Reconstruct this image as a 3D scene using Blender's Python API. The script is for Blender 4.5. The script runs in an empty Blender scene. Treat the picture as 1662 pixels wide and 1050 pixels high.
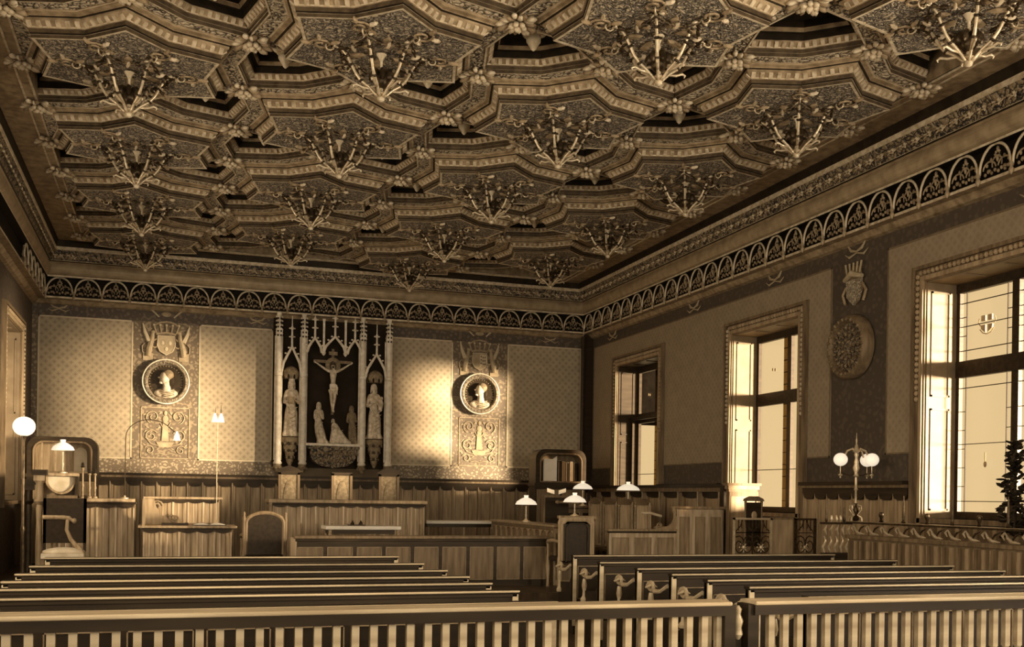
SUN_E, LEFT_E, REAR_E, EXPO, RIGHT_E = 16.0, 110.0, 110.0, 0.97, 380.0
import bpy, math, random
from mathutils import Matrix, Vector, Euler
PI = math.pi
sc = bpy.context.scene
COL = sc.collection
rnd = random.Random(7)

# ------------------------------------------------------------------ materials
SAT = .83
def lin(c):
    g = .3 * c[0] + .55 * c[1] + .15 * c[2]; c = [g + (v - g) * SAT for v in c]; c[1] *= .985
    return tuple(((v / 255) / 12.92 if v / 255 <= .04045 else ((v / 255 + .055) / 1.055) ** 2.4) for v in c) + (1,)

class X:
    """tiny expression wrapper around shader math nodes"""
    def __init__(s, nt, v): s.nt, s.v = nt, v
    def op(s, o, b=None, c=None):
        n = s.nt.nodes.new('ShaderNodeMath'); n.operation = o
        for i, q in enumerate((s, b, c)):
            if q is None: continue
            q = q.v if isinstance(q, X) else q
            if isinstance(q, (int, float)): n.inputs[i].default_value = q
            else: s.nt.links.new(q, n.inputs[i])
        return X(s.nt, n.outputs[0])
    def __add__(s, b): return s.op('ADD', b)
    def __sub__(s, b): return s.op('SUBTRACT', b)
    def __mul__(s, b): return s.op('MULTIPLY', b)
    def lt(s, b): return s.op('LESS_THAN', b)
    def gt(s, b): return s.op('GREATER_THAN', b)
    def mx(s, b): return s.op('MAXIMUM', b)
    def mn(s, b): return s.op('MINIMUM', b)
    def ab(s): return s.op('ABSOLUTE')
    def fr(s): return s.op('FRACT')

def new_mat(name):
    m = bpy.data.materials.new(name); m.use_nodes = True
    nt = m.node_tree; b = nt.nodes['Principled BSDF']
    return m, nt, b

def ramp(nt, fac, stops):
    r = nt.nodes.new('ShaderNodeValToRGB'); e = r.color_ramp.elements
    while len(e) < len(stops): e.new(.5)
    for i, (p, c) in enumerate(stops): e[i].position = p; e[i].color = lin(c)
    nt.links.new(fac.v if isinstance(fac, X) else fac, r.inputs[0]); return r.outputs[0]

def coords(nt):
    t = nt.nodes.new('ShaderNodeTexCoord'); s = nt.nodes.new('ShaderNodeSeparateXYZ')
    nt.links.new(t.outputs['Object'], s.inputs[0])
    return t.outputs['Object'], X(nt, s.outputs[0]), X(nt, s.outputs[1]), X(nt, s.outputs[2])

def tex(nt, kind, scale, **k):
    n = nt.nodes.new('ShaderNodeTex' + kind); n.inputs['Scale'].default_value = scale
    for a, b in k.items():
        if a in n.inputs: n.inputs[a].default_value = b
        else: setattr(n, a, b)
    t = nt.nodes.new('ShaderNodeTexCoord'); nt.links.new(t.outputs['Object'], n.inputs['Vector'])
    return n

def bump(nt, b, h, s=.4, d=.02):
    n = nt.nodes.new('ShaderNodeBump'); n.inputs['Strength'].default_value = s; n.inputs['Distance'].default_value = d
    nt.links.new(h.v if isinstance(h, X) else h, n.inputs['Height']); nt.links.new(n.outputs[0], b.inputs['Normal'])

def plain(name, c1, c2=None, scale=8, rough=.55, bs=.2, bd=.01, metal=0, spec=.5, grain=False):
    m, nt, b = new_mat(name); c2 = c2 or tuple(int(v * .8) for v in c1)
    n = tex(nt, 'Noise', scale, Detail=6.0)
    if grain:
        mp = nt.nodes.new('ShaderNodeMapping'); mp.inputs['Scale'].default_value = grain
        nt.links.new(n.inputs['Vector'].links[0].from_socket, mp.inputs[0]); nt.links.new(mp.outputs[0], n.inputs['Vector'])
    nt.links.new(ramp(nt, n.outputs['Fac'], [(.32, c2), (.68, c1)]), b.inputs['Base Color'])
    b.inputs['Roughness'].default_value = rough; b.inputs['Metallic'].default_value = metal
    b.inputs['Specular IOR Level'].default_value = min(spec, .12 + sum(c1) / 900); b.inputs['Specular Tint'].default_value = lin((255, 222, 170))
    bump(nt, b, n.outputs['Fac'], bs, bd)
    return m

def carved(name, lo, hi, scale=9, rough=.5, th=(.35, .6), bd=.03, bs=.9, warp=.22):
    """foliage carving: cells of raised leaf with dark gaps"""
    m, nt, b = new_mat(name)
    nz = tex(nt, 'Noise', scale * .6, Detail=3.0)
    v = tex(nt, 'Voronoi', scale); v.feature = 'DISTANCE_TO_EDGE'
    mixv = nt.nodes.new('ShaderNodeMixRGB'); mixv.blend_type = 'ADD'; mixv.inputs[0].default_value = warp
    t = nt.nodes.new('ShaderNodeTexCoord')
    nt.links.new(t.outputs['Object'], mixv.inputs[1]); nt.links.new(nz.outputs['Color'], mixv.inputs[2]); nt.links.new(mixv.outputs[0], v.inputs['Vector'])
    f = X(nt, v.outputs['Distance']) * 2.2 + X(nt, nz.outputs['Fac']) * .55
    nt.links.new(ramp(nt, f, [(th[0], lo), (th[1], hi)]), b.inputs['Base Color'])
    b.inputs['Roughness'].default_value = rough
    bump(nt, b, f, bs, bd); return m

M = {}
M['oak'] = plain('oak', (186, 156, 106), (138, 112, 72), 6, .5, .25, .006, grain=(3, 3, .35))
M['oak_light'] = plain('oak_light', (222, 194, 142), (168, 140, 94), 6, .5, .25, .006, grain=(3, 3, .35))
M['oak_mid'] = plain('oak_mid', (136, 110, 71), (96, 76, 47), 6, .5, .25, .006, grain=(3, 3, .35))
M['oak_dark'] = plain('oak_dark', (58, 45, 27), (36, 27, 16), 6, .4, .25, .006, grain=(.4, 3, 3))
M['pew_wood'] = plain('pew_wood', (46, 35, 20), (28, 21, 12), 5, .55, .2, .004, grain=(.3, 3, 3))
M['pew_edge'] = plain('pew_edge', (196, 172, 122), (160, 136, 92), 5, .35, .2, .004, grain=(.3, 3, 3))
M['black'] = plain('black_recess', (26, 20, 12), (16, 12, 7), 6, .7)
M['gilt'] = plain('gilt', (228, 206, 156), (176, 151, 104), 14, .45, .3, .01)
M['bead'] = plain('ceiling_bead', (224, 200, 150), (160, 134, 90), 11, .45, .3, .01)
M['arch'] = plain('arch_carving', (186, 160, 112), (120, 97, 61), 14, .5, .3, .01)
M['ceil_mid'] = plain('ceiling_oak', (176, 148, 100), (116, 93, 58), 9, .5, .4, .01)
M['ceil_dark'] = plain('ceiling_dark_oak', (46, 36, 21), (26, 20, 11), 9, .55, .4, .01)  # dark tone paints shade into the ceiling gaps
M['ceil_board'] = carved('ceiling_carved_board', (56, 43, 26), (214, 190, 140), 13, .5)
M['ceil_plate'] = carved('ceiling_painted_plate', (40, 31, 18), (206, 180, 130), 12, .6, (.3, .95), warp=.5)
M['frieze'] = carved('carved_frieze', (34, 26, 15), (150, 126, 82), 12, .55)
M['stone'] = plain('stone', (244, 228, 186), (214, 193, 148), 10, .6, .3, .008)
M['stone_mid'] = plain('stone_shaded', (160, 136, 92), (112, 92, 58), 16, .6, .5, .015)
M['niche'] = plain('niche_ground', (44, 34, 21), (28, 21, 13), 4, .7)
M['statue'] = plain('statue', (236, 214, 168), (176, 151, 106), 14, .45, .3, .008)
M['line'] = plain('cream_line', (214, 192, 142), (200, 176, 126), 8, .6)
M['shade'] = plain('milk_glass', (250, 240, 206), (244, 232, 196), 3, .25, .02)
M['soot'] = plain('soot_black', (22, 17, 10), (14, 10, 6), 6, .9, spec=0)  # black without sheen so the added block stays dark in sun
M['shade'].node_tree.nodes['Principled BSDF'].inputs['Emission Color'].default_value = lin((250, 236, 200)); M['shade'].node_tree.nodes['Principled BSDF'].inputs['Emission Strength'].default_value = .35  # glow added to brighten milk-glass shades of lamps taken as unlit
M['iron'] = plain('wrought_iron', (84, 67, 41), (44, 34, 20), 20, .32, .4, .004, metal=.5)
M['brass'] = plain('brass', (226, 202, 150), (186, 160, 112), 20, .3, .2, .004, metal=.35)
M['paper'] = plain('paper', (240, 226, 188), (228, 210, 168), 6, .7, .05)
M['leather'] = plain('leather', (52, 40, 25), (34, 26, 16), 16, .4, .3, .004)
M['cushion'] = plain('cushion', (222, 202, 156), (190, 168, 122), 6, .8, .4, .02)
M['reveal'] = plain('window_lining', (138, 116, 80), (118, 97, 64), 5, .5, .1)
M['floor'] = plain('floor_boards', (90, 71, 44), (58, 45, 27), 3, .45, .2, .005, grain=(4, .3, 1))
M['leaf'] = plain('leaf', (46, 38, 24), (24, 19, 11), 8, .5)
M['lead'] = plain('lead_came', (40, 31, 19), (28, 22, 13), 8, .6)
M['plaster'] = plain('plaster', (120, 100, 66), (98, 80, 52), 3, .8, .1)
M['relief'] = carved('relief', (130, 106, 66), (216, 194, 146), 20, .5)
M['dark_relief'] = plain('medallion_ground', (62, 49, 30), (40, 31, 18), 20, .3, .4, .01)

def diaper(name, axis, base, motif, light, p=.155):
    m, nt, b = new_mat(name); vec, x, y, z = coords(nt); h = x if axis == 0 else y
    u = (h * (1 / p) + z * (1 / p)).fr() - .5; v = (h * (1 / p) - z * (1 / p)).fr() - .5
    a, c = u.ab(), v.ab()
    edge = a.mx(c).gt(.455)                              # lozenge trellis
    dx, dz = (u + v).ab(), (u - v).ab()
    r2 = (u * u + v * v)
    flower = (dx.mn(dz).lt(.10) * r2.lt(.075)).mx(r2.lt(.022)) * r2.gt(.002)
    n = tex(nt, 'Noise', 5, Detail=4.0)
    bc = ramp(nt, n.outputs['Fac'], [(.3, tuple(int(q * .9) for q in base)), (.7, base)])
    def mix(fac, c1, c2, k=1.0):
        q = nt.nodes.new('ShaderNodeMixRGB'); nt.links.new((fac * k).v, q.inputs[0]); nt.links.new(c1, q.inputs[1]); q.inputs[2].default_value = lin(c2); return q.outputs[0]
    o = mix(edge, bc, light, .4); o = mix(flower, o, motif, .62)
    nt.links.new(o, b.inputs['Base Color']); b.inputs['Roughness'].default_value = .7
    return m
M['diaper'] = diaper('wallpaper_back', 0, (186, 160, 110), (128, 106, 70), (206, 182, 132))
M['diaper_side'] = diaper('wallpaper_side', 1, (158, 134, 92), (134, 112, 75), (168, 145, 101), .13)  # same paper as the back wall, darkened to paint in shade

def scroll(name, lo, hi, scale=5.0, w=.5):
    m, nt, b = new_mat(name)
    nz = tex(nt, 'Noise', scale, Detail=2.0)
    wv = nt.nodes.new('ShaderNodeTexVoronoi'); wv.inputs['Scale'].default_value = scale * 2.2; wv.feature = 'F1'
    t = nt.nodes.new('ShaderNodeTexCoord'); mixv = nt.nodes.new('ShaderNodeMixRGB'); mixv.blend_type = 'ADD'; mixv.inputs[0].default_value = .12
    nt.links.new(t.outputs['Object'], mixv.inputs[1]); nt.links.new(nz.outputs['Color'], mixv.inputs[2]); nt.links.new(mixv.outputs[0], wv.inputs['Vector'])
    ring = ((X(nt, wv.outputs['Distance']) * 9.0).op('SINE') * .5 + .5)
    nt.links.new(ramp(nt, ring, [(w, lo), (w + .25, hi)]), b.inputs['Base Color']); b.inputs['Roughness'].default_value = .7
    return m
M['band'] = scroll('border_ornament', (112, 91, 58), (152, 128, 84), 5)
M['band_dark'] = scroll('border_ornament_dark', (84, 67, 42), (112, 91, 59), 4)
M['band_light'] = scroll('border_ornament_light', (120, 98, 63), (176, 152, 105), 6)
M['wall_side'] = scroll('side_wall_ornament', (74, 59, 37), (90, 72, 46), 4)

def glass(name, tint=(250, 240, 214)):
    m, nt, b = new_mat(name); nt.nodes.remove(b)
    t = nt.nodes.new('ShaderNodeBsdfTransparent'); t.inputs[0].default_value = lin(tint)
    g = nt.nodes.new('ShaderNodeBsdfGlossy'); g.inputs['Roughness'].default_value = .1
    mx = nt.nodes.new('ShaderNodeMixShader'); mx.inputs[0].default_value = .04
    nt.links.new(t.outputs[0], mx.inputs[1]); nt.links.new(g.outputs[0], mx.inputs[2])
    nt.links.new(mx.outputs[0], nt.nodes['Material Output'].inputs[0]); return m
M['glass'] = glass('window_glass')
M['glass_dark'] = glass('dark_stained_glass', (104, 86, 56))
M['glass_stain'] = glass('stained_glass', (176, 156, 112))

# ------------------------------------------------------------------ mesh builder
class MB:
    def __init__(s): s.v, s.f, s.m = [], [], []
    def poly(s, pts, m='oak'):
        b = len(s.v); s.v += [tuple(p) for p in pts]; s.f.append(tuple(range(b, b + len(pts)))); s.m.append(m); return s
    def add(s, v, f, m):
        b = len(s.v); s.v += [tuple(p) for p in v]
        for q in f: s.f.append(tuple(b + i for i in q)); s.m.append(m)
        return s
    def box(s, x0, x1, y0, y1, z0, z1, m='oak', bev=0):
        if x0 > x1: x0, x1 = x1, x0
        if y0 > y1: y0, y1 = y1, y0
        if z0 > z1: z0, z1 = z1, z0
        v = [(x, y, z) for z in (z0, z1) for y in (y0, y1) for x in (x0, x1)]
        return s.add(v, [(0, 2, 3, 1), (4, 5, 7, 6), (0, 1, 5, 4), (2, 6, 7, 3), (0, 4, 6, 2), (1, 3, 7, 5)], m)
    def tube(s, pts, r, n=8, m='iron', closed=False):
        pts = [Vector(p) for p in pts]; k = len(pts); R = r if isinstance(r, (list, tuple)) else [r] * k
        rings = []; up = None
        for i, p in enumerate(pts):
            if closed: t = pts[(i + 1) % k] - pts[i - 1]
            else: t = pts[min(i + 1, k - 1)] - pts[max(i - 1, 0)]
            if t.length < 1e-9: t = Vector((0, 0, 1))
            t.normalize()
            if up is None: up = Vector((0, 0, 1)) if abs(t.z) < .9 else Vector((1, 0, 0))
            a = up - t * up.dot(t)
            if a.length < 1e-5: a = t.orthogonal()
            a.normalize(); up = a; c = t.cross(a)
            rings.append([p + (a * math.cos(2 * PI * j / n) + c * math.sin(2 * PI * j / n)) * R[i] for j in range(n)])
        v = [q for g in rings for q in g]; f = []
        for i in range(k if closed else k - 1):
            for j in range(n):
                a0, a1 = i * n + j, i * n + (j + 1) % n; b0, b1 = ((i + 1) % k) * n + j, ((i + 1) % k) * n + (j + 1) % n
                f.append((a0, a1, b1, b0))
        if not closed: f += [tuple(reversed(range(n))), tuple(range((k - 1) * n, k * n))]
        return s.add(v, f, m)
    def lathe(s, prof, c=(0, 0, 0), n=16, m='oak', axis='z', sx=1, sy=1):
        v = []; k = len(prof)
        for r, z in prof:
            for j in range(n):
                a = 2 * PI * j / n; p = (r * math.cos(a) * sx, r * math.sin(a) * sy, z)
                if axis == 'y': p = (p[0], z, p[1])
                elif axis == 'x': p = (z, p[0], p[1])
                v.append((p[0] + c[0], p[1] + c[1], p[2] + c[2]))
        f = [(i * n + j, i * n + (j + 1) % n, (i + 1) * n + (j + 1) % n, (i + 1) * n + j) for i in range(k - 1) for j in range(n)]
        f += [tuple(reversed(range(n))), tuple(range((k - 1) * n, k * n))]
        return s.add(v, f, m)
    def ell(s, c, r, m='oak', rot=None, nu=8, nv=5):
        if not isinstance(r, (tuple, list)): r = (r, r, r)
        R = Euler(rot).to_matrix() if rot else None
        v = []
        for i in range(1, nv):
            t = PI * i / nv
            for j in range(nu):
                a = 2 * PI * j / nu; p = Vector((r[0] * math.sin(t) * math.cos(a), r[1] * math.sin(t) * math.sin(a), r[2] * math.cos(t)))
                if R: p = R @ p
                v.append((p.x + c[0], p.y + c[1], p.z + c[2]))
        for sg in (1, -1):
            p = Vector((0, 0, r[2] * sg)); p = R @ p if R else p; v.append((p.x + c[0], p.y + c[1], p.z + c[2]))
        N = (nv - 1) * nu
        f = [(i * nu + j, (i + 1) * nu + j, (i + 1) * nu + (j + 1) % nu, i * nu + (j + 1) % nu) for i in range(nv - 2) for j in range(nu)]
        f += [(j, (j + 1) % nu, N) for j in range(nu)] + [((nv - 2) * nu + (j + 1) % nu, (nv - 2) * nu + j, N + 1) for j in range(nu)]
        return s.add(v, f, m)
    def prism(s, pts, axis, a0, a1, m='oak'):
        """pts: 2-D outline; axis 'y' -> (x,z) outline between y=a0..a1; 'x' -> (y,z); 'z' -> (x,y)"""
        def P(p, a): return {'y': (p[0], a, p[1]), 'x': (a, p[0], p[1]), 'z': (p[0], p[1], a)}[axis]
        n = len(pts); v = [P(p, a0) for p in pts] + [P(p, a1) for p in pts]
        f = [tuple(range(n)), tuple(reversed(range(n, 2 * n)))] + [(i, n + i, n + (i + 1) % n, (i + 1) % n) for i in range(n)]
        return s.add(v, f, m)
    def merge(s, o, mat=None):
        b = len(s.v); s.v += [tuple(mat @ Vector(p)) for p in o.v] if mat else list(o.v)
        s.f += [tuple(b + i for i in q) for q in o.f]; s.m += list(o.m); return s
    def mesh(s, name, smooth=False):
        me = bpy.data.meshes.new(name); me.from_pydata(s.v, [], s.f)
        names = list(dict.fromkeys(s.m))
        for q in names: me.materials.append(M[q])
        ix = {q: i for i, q in enumerate(names)}
        me.polygons.foreach_set('material_index', [ix[q] for q in s.m])
        if smooth: me.polygons.foreach_set('use_smooth', [True] * len(s.f))
        me.update(); return me
    def build(s, name, parent=None, smooth=False, loc=None, bevel=0):
        o = bpy.data.objects.new(name, s.mesh(name, smooth)); COL.objects.link(o)
        if parent: o.parent = parent
        if loc is not None: o.location = loc
        if smooth:
            e = o.modifiers.new('split', 'EDGE_SPLIT'); e.split_angle = math.radians(42)
        if bevel:
            b = o.modifiers.new('bevel', 'BEVEL'); b.width = bevel; b.segments = 2; b.limit_method = 'ANGLE'
        return o

def tag(o, label=None, cat=None, group=None, kind=None):
    if label: o['label'] = label
    if cat: o['category'] = cat
    if group: o['group'] = group
    if kind: o['kind'] = kind
    return o
def site(p):
    x, y, z = p
    return (1.02056 * x - .00313 * y - .0021 * (z - 1.6), y, 1.6 + .00064 * x - .00848 * y + 1.02 * (z - 1.6))
DAIS = .22
def thing(name, label, cat, loc=(0, 0, 0), rz=0, group=None, raw=False):
    if not raw and loc[1] > 8: z = loc[2]; q = site(loc); loc = (q[0], q[1], {0: 0, .35: DAIS}.get(z, z - .13 if 14 < loc[1] < 20.5 else q[2]))
    o = bpy.data.objects.new(name, None); COL.objects.link(o); o.empty_display_size = .1
    o.location = loc; o.rotation_euler = (0, 0, rz); return tag(o, label, cat, group)
def struct(name, loc=(0, 0, 0)):
    o = bpy.data.objects.new(name, None); COL.objects.link(o); o.location = loc; o['kind'] = 'structure'; return o
KIDS = {}
def dup(root, loc, rz=None, label=None, group=None, scale=None):
    r = root.copy(); COL.objects.link(r); r.location = loc
    if rz is not None: r.rotation_euler = (0, 0, rz)
    if scale: r.scale = scale
    if label: r['label'] = label
    if group: r['group'] = group
    for ch in list(root.children):
        c = ch.copy(); COL.objects.link(c); c.parent = r
        for g in list(ch.children):
            d = g.copy(); COL.objects.link(d); d.parent = c
    return r
ORD = ['first', 'second', 'third', 'fourth', 'fifth', 'sixth', 'seventh', 'eighth', 'ninth', 'tenth']
# ------------------------------------------------------------------ room
D, XR, XL, Y0, H = 22.2, 9.19, -2.58, -3.0, 1.6
ZC = 7.2
o = MB().box(XL - .6, XR + .6, Y0 - .4, D + .4, -.2, 0, 'floor').build('floor'); tag(o, kind='structure')
o = MB().box(XL, XR, 13.95, D, 0, DAIS, 'floor').build('floor_dais'); tag(o, kind='structure')
WC = [19.56, 14.76, 9.96, 5.16, 0.36]                    # window centres along both long walls
WZ0, WZ1 = 1.39, 4.42
def long_wall(name, xa, xb):
    b = MB(); ys = [Y0 - .4]
    for c in reversed(WC): ys += [c - 1.0, c + 1.0]
    ys.append(D + .4)
    for i in range(0, len(ys), 2): b.box(xa, xb, ys[i], ys[i + 1], 0, ZC, 'wall_side')
    for c in WC: b.box(xa, xb, c - 1, c + 1, 0, WZ0, 'wall_side'); b.box(xa, xb, c - 1, c + 1, WZ1, ZC, 'wall_side')
    tag(b.build(name), kind='structure')
long_wall('wall_right', XR, XR + .55); long_wall('wall_left', XL - .55, XL)
tag(MB().box(XL - .6, XR + .6, D, D + .4, 0, ZC, 'plaster').build('wall_back'), kind='structure')
rw = MB(); rw.box(XL - .6, XR + .6, Y0 - .4, Y0, 0, 1.5, 'plaster').box(XL - .6, XR + .6, Y0 - .4, Y0, 4.6, ZC, 'plaster')
for a, b_ in ((XL - .6, -1.4), (.8, 2.2), (4.4, 5.8), (8.0, XR + .6)): rw.box(a, b_, Y0 - .4, Y0, 1.5, 4.6, 'plaster')
tag(rw.build('wall_rear'), kind='structure')

M['gilt_edge'] = plain('rope_highlight', (206, 182, 134), (160, 136, 94), 12, .5)  # paler bead colour paints a highlight on the rope moulding
# ---- windows of the long walls
def window(n, side, c, kind):
    W = struct('window_%d' % n)
    xw = XR if side > 0 else XL; S = side
    y0, y1 = c - 1.0, c + 1.0; xg = xw + S * .46
    fr = MB()
    # architrave: stepped moulding round the opening, on the room side
    for d, w0, w1, mt in ((.03, .0, .22, 'oak_mid'), (.06, .015, .07, 'oak'), (.075, .16, .21, 'oak_mid')):
        xa, xb = xw, xw - S * d
        fr.box(xa, xb, y0 - w1, y0 - w0, WZ0 - .1, WZ1 + w1, mt).box(xa, xb, y1 + w0, y1 + w1, WZ0 - .1, WZ1 + w1, mt)
        fr.box(xa, xb, y0 - w0, y1 + w0, WZ1 + w0, WZ1 + w1, mt)
    fr.build('window_frame', W)
    # carved rope bead down the upper half of the frame
    rp = MB(); q = .075
    for sgn, yy in ((-1, y0 - .115), (1, y1 + .115)):
        z = 2.92
        while z < WZ1 + .1: rp.ell((xw - S * .05, yy, z), (.03, .034, .034), 'oak' if kind != 1 else 'gilt_edge'); z += q
    yy = y0 - .115
    while yy < y1 + .12: rp.ell((xw - S * .05, yy, WZ1 + .115), (.03, .034, .034), 'oak'); yy += q
    rp.build('rope_moulding', W)
    lin_ = MB(); RV = 'reveal' if kind else 'oak_dark'
    lin_.box(xw, xg + S * .09, y1 - .012, y1, WZ0, WZ1, RV).box(xw, xg + S * .09, y0, y0 + .012, WZ0, WZ1, RV)
    lin_.box(xw, xg + S * .09, y0, y1, WZ1 - .012, WZ1, RV)
    for a, b_ in ((WZ0 + .1, 2.8), (2.95, WZ1 - .12)):     # raised panel mouldings in the lining
        for yy, dy in ((y1 - .012, -.012), (y0 + .012, .012)):
            for xa, xb, za, zb in ((.06, .085, a, b_), (.33, .355, a, b_), (.06, .355, a, a + .025), (.06, .355, b_ - .025, b_)):
                lin_.box(xw + S * xa, xw + S * xb, yy, yy + dy, za, zb, RV)
    for k in range(3):
        lin_.box(xw + S * .06, xw + S * .35, y0 + .12 + k * .62, y0 + .15 + k * .62, WZ1 - .026, WZ1 - .012, RV)
    lin_.build('window_lining', W)
    MB().box(xw - S * .06, xg + S * .08, y0 - .1, y1 + .1, WZ0 - .06, WZ0, 'oak_mid').build('window_sill', W)
    sh = MB(); t = .06
    for a, b_ in ((y0, y0 + .07), (y1 - .07, y1), (c - .055, c + .055)): sh.box(xg, xg + S * t, a, b_, WZ0, WZ1, 'oak_dark')
    for a, b_ in ((WZ0, WZ0 + .09), (3.2, 3.41), (WZ1 - .13, WZ1)): sh.box(xg - S * .01, xg + S * t, y0, y1, a, b_, 'oak_dark')
    sh.build('sash', W)
    for (za, zb) in ((WZ0 + .09, 3.2), (3.41, WZ1 - .13)):
        for (ya, yb) in ((y0 + .07, c - .055), (c + .055, y1 - .07)):
            g = MB(); xq = xg + S * .03
            g.poly([(xq, ya, za), (xq, yb, za), (xq, yb, zb), (xq, ya, zb)], 'glass')
            # lead cames and a stained border strip along the side of each light
            def bar(a, b2, z0_, z1_): g.box(xq - S * .008, xq + S * .008, a, b2, z0_, z1_, 'lead')
            if kind == 2:
                bar(ya + .09, ya + .1, za, zb); bar(yb - .1, yb - .09, za, zb)
                bar(ya, yb, za + .13, za + .14); bar(ya, yb, zb - .14, zb - .13)
                z = za + .32
                while z < zb - .2: bar(ya, ya + .09, z, z + .008); bar(yb - .09, yb, z, z + .008); z += .24
                bar(ya, yb, (za + zb) / 2, (za + zb) / 2 + .009)
                if za > 3:                                         # small shield quartered by a light cross
                    m = (ya + yb) / 2; zz = (za + zb) / 2 + .0
                    for dy in (-1, 1):
                        g.prism([(m + dy * .02, zz + .03), (m + dy * .09, zz + .03), (m + dy * .09, zz + .1), (m + dy * .02, zz + .1)], 'x', xq - S * .01, xq + S * .01, 'oak')
                        g.prism([(m + dy * .02, zz - .02), (m + dy * .1, zz - .02), (m + dy * .09, zz - .07), (m + dy * .02, zz - .12)], 'x', xq - S * .01, xq + S * .01, 'oak')
                        g.tube([(xq, m + dy * .11, zz - .03), (xq, m + dy * .145, zz + .02), (xq, m + dy * .13, zz + .07)], .006, 5, 'oak')
                        g.tube([(xq, m, zz - .14), (xq, m + dy * .07, zz - .12), (xq, m + dy * .12, zz - .07)], .006, 5, 'oak')
                else:
                    g.tube([(xq, m_ := (ya + yb) / 2, za + .75), (xq, m_, za + .62)], .009, 5, 'oak')
                    g.ell((xq, m_, za + .6), (.01, .028, .04), 'oak')
            else:
                z = za + (.42 if za < 3 else .4)
                bar(ya, yb, za + .62, za + .632) if za < 3 else None
                g.box(xq - S * .012, xq + S * .012, ya, ya + .13, za, zb, 'glass_stain')
                z = za + .1
                while z < zb: bar(ya, ya + .14, z, z + .012); z += .2
                if za > 3:
                    g.ell((xq, (ya + yb) / 2 - .03, za + .38), (.01, .02, .03), 'oak'); g.ell((xq, (ya + yb) / 2 + .04, za + .39), (.01, .02, .03), 'oak')
            g.build('window_pane', W)
    if kind == 0:                                                 # the narrow corner window: upper lights darkened by the added block outside
        b = MB().box(xg - S * .16, xg - S * .12, y1 - .1, y1 - .02, WZ0, 3.3, 'oak_dark').box(xg - S * .17, xg - S * .1, y0 + .02, y1 - .02, 3.26, 3.33, 'oak_dark'); b.build('shutter', W)
    return W
for i, c in enumerate(WC): window(i + 1, 1, c, (0, 1, 2, 2, 2)[i])
for i, c in enumerate(WC[:4]): window(i + 6, -1, c, 1)
t = thing('neighbouring_wing', 'dark upper storey of a neighbouring wing seen through the corner window', 'building', (13.0, 27.6, 0), raw=True)  # added block: darkens the upper corner panes while the sun passes
MB().box(-2.6, 2.2, -2.4, .0, 3.72, 7.6, 'soot').build('upper_storey', t)
b = MB()
for k in range(3): b.box(-2.0 + k * 1.4, -1.2 + k * 1.4, -2.44, -2.4, 4.5, 6.2, 'black')
b.build('window_row', t)
MB().box(-2.2, -1.9, -2.2, -1.9, 0, 3.72, 'oak_dark').build('pier', t)
# unseen windows added in the wall behind the camera for fill light
for i, xa in enumerate((-1.4, 2.2, 5.8)):
    W = struct('window_%d' % (i + 10)); b = MB()
    for a, b_ in ((xa, xa + .08), (xa + 1.06, xa + 1.14), (xa + 2.12, xa + 2.2)): b.box(a, b_, Y0 - .1, Y0 - .04, 1.5, 4.6, 'oak_dark')
    for a, b_ in ((1.5, 1.6), (3.3, 3.45), (4.5, 4.6)): b.box(xa, xa + 2.2, Y0 - .1, Y0 - .04, a, b_, 'oak_dark')
    b.build('sash', W)

# ---- wall decoration
def frame_y(b, x0, x1, z0, z1, w, yf, m, d=.012):
    b.box(x0, x1, yf - d, yf, z0, z0 + w, m).box(x0, x1, yf - d, yf, z1 - w, z1, m)
    b.box(x0, x0 + w, yf - d, yf, z0, z1, m).box(x1 - w, x1, yf - d, yf, z0, z1, m)
def frame_x(b, y0, y1, z0, z1, w, xf, m, d=.012):
    b.box(xf - d, xf, y0, y1, z0, z0 + w, m).box(xf - d, xf, y0, y1, z1 - w, z1, m)
    b.box(xf - d, xf, y0, y0 + w, z0, z1, m).box(xf - d, xf, y1 - w, y1, z0, z1, m)
WP = struct('wall_back_paper')
for n, (a, b_) in enumerate(((-2.47, -.72), (.55, 2.03), (4.52, 5.92), (7.19, 8.98))):
    b = MB().box(a, b_, D - .012, D - .001, 2.23, 5.01, 'diaper'); frame_y(b, a, b_, 2.23, 5.01, .028, D - .012, 'line', .008)
    b.build('wallpaper_panel', WP)
b = MB().box(XL, XR, D - .01, D - .001, 5.01, 5.4, 'band_dark')
for xa, xb, mm in ((XL, -2.47, 'band'), (-.72, .55, 'band'), (5.92, 7.19, 'band'), (8.98, XR, 'band_dark')): b.box(xa, xb, D - .01, D - .001, 1.9, 5.01, mm)
for xa, xb in ((XL, 2.1), (4.45, XR)): b.box(xa, xb, D - .014, D - .0005, 1.94, 2.23, 'band_light')
b.build('wall_border_band', WP)
def arc(c, r, a0, a1, n=12, fy=1.0):
    return [(c[0] + r * math.cos(math.radians(a0 + (a1 - a0) * i / n)), c[1] + fy * r * math.sin(math.radians(a0 + (a1 - a0) * i / n))) for i in range(n + 1)]
def spiral(c, r, a0, turns, sg=1, n=26):
    return [(c[0] + r * (1 - .78 * i / n) * math.cos(a0 + sg * turns * 2 * PI * i / n), c[1] + r * (1 - .78 * i / n) * math.sin(a0 + sg * turns * 2 * PI * i / n)) for i in range(n + 1)]
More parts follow.
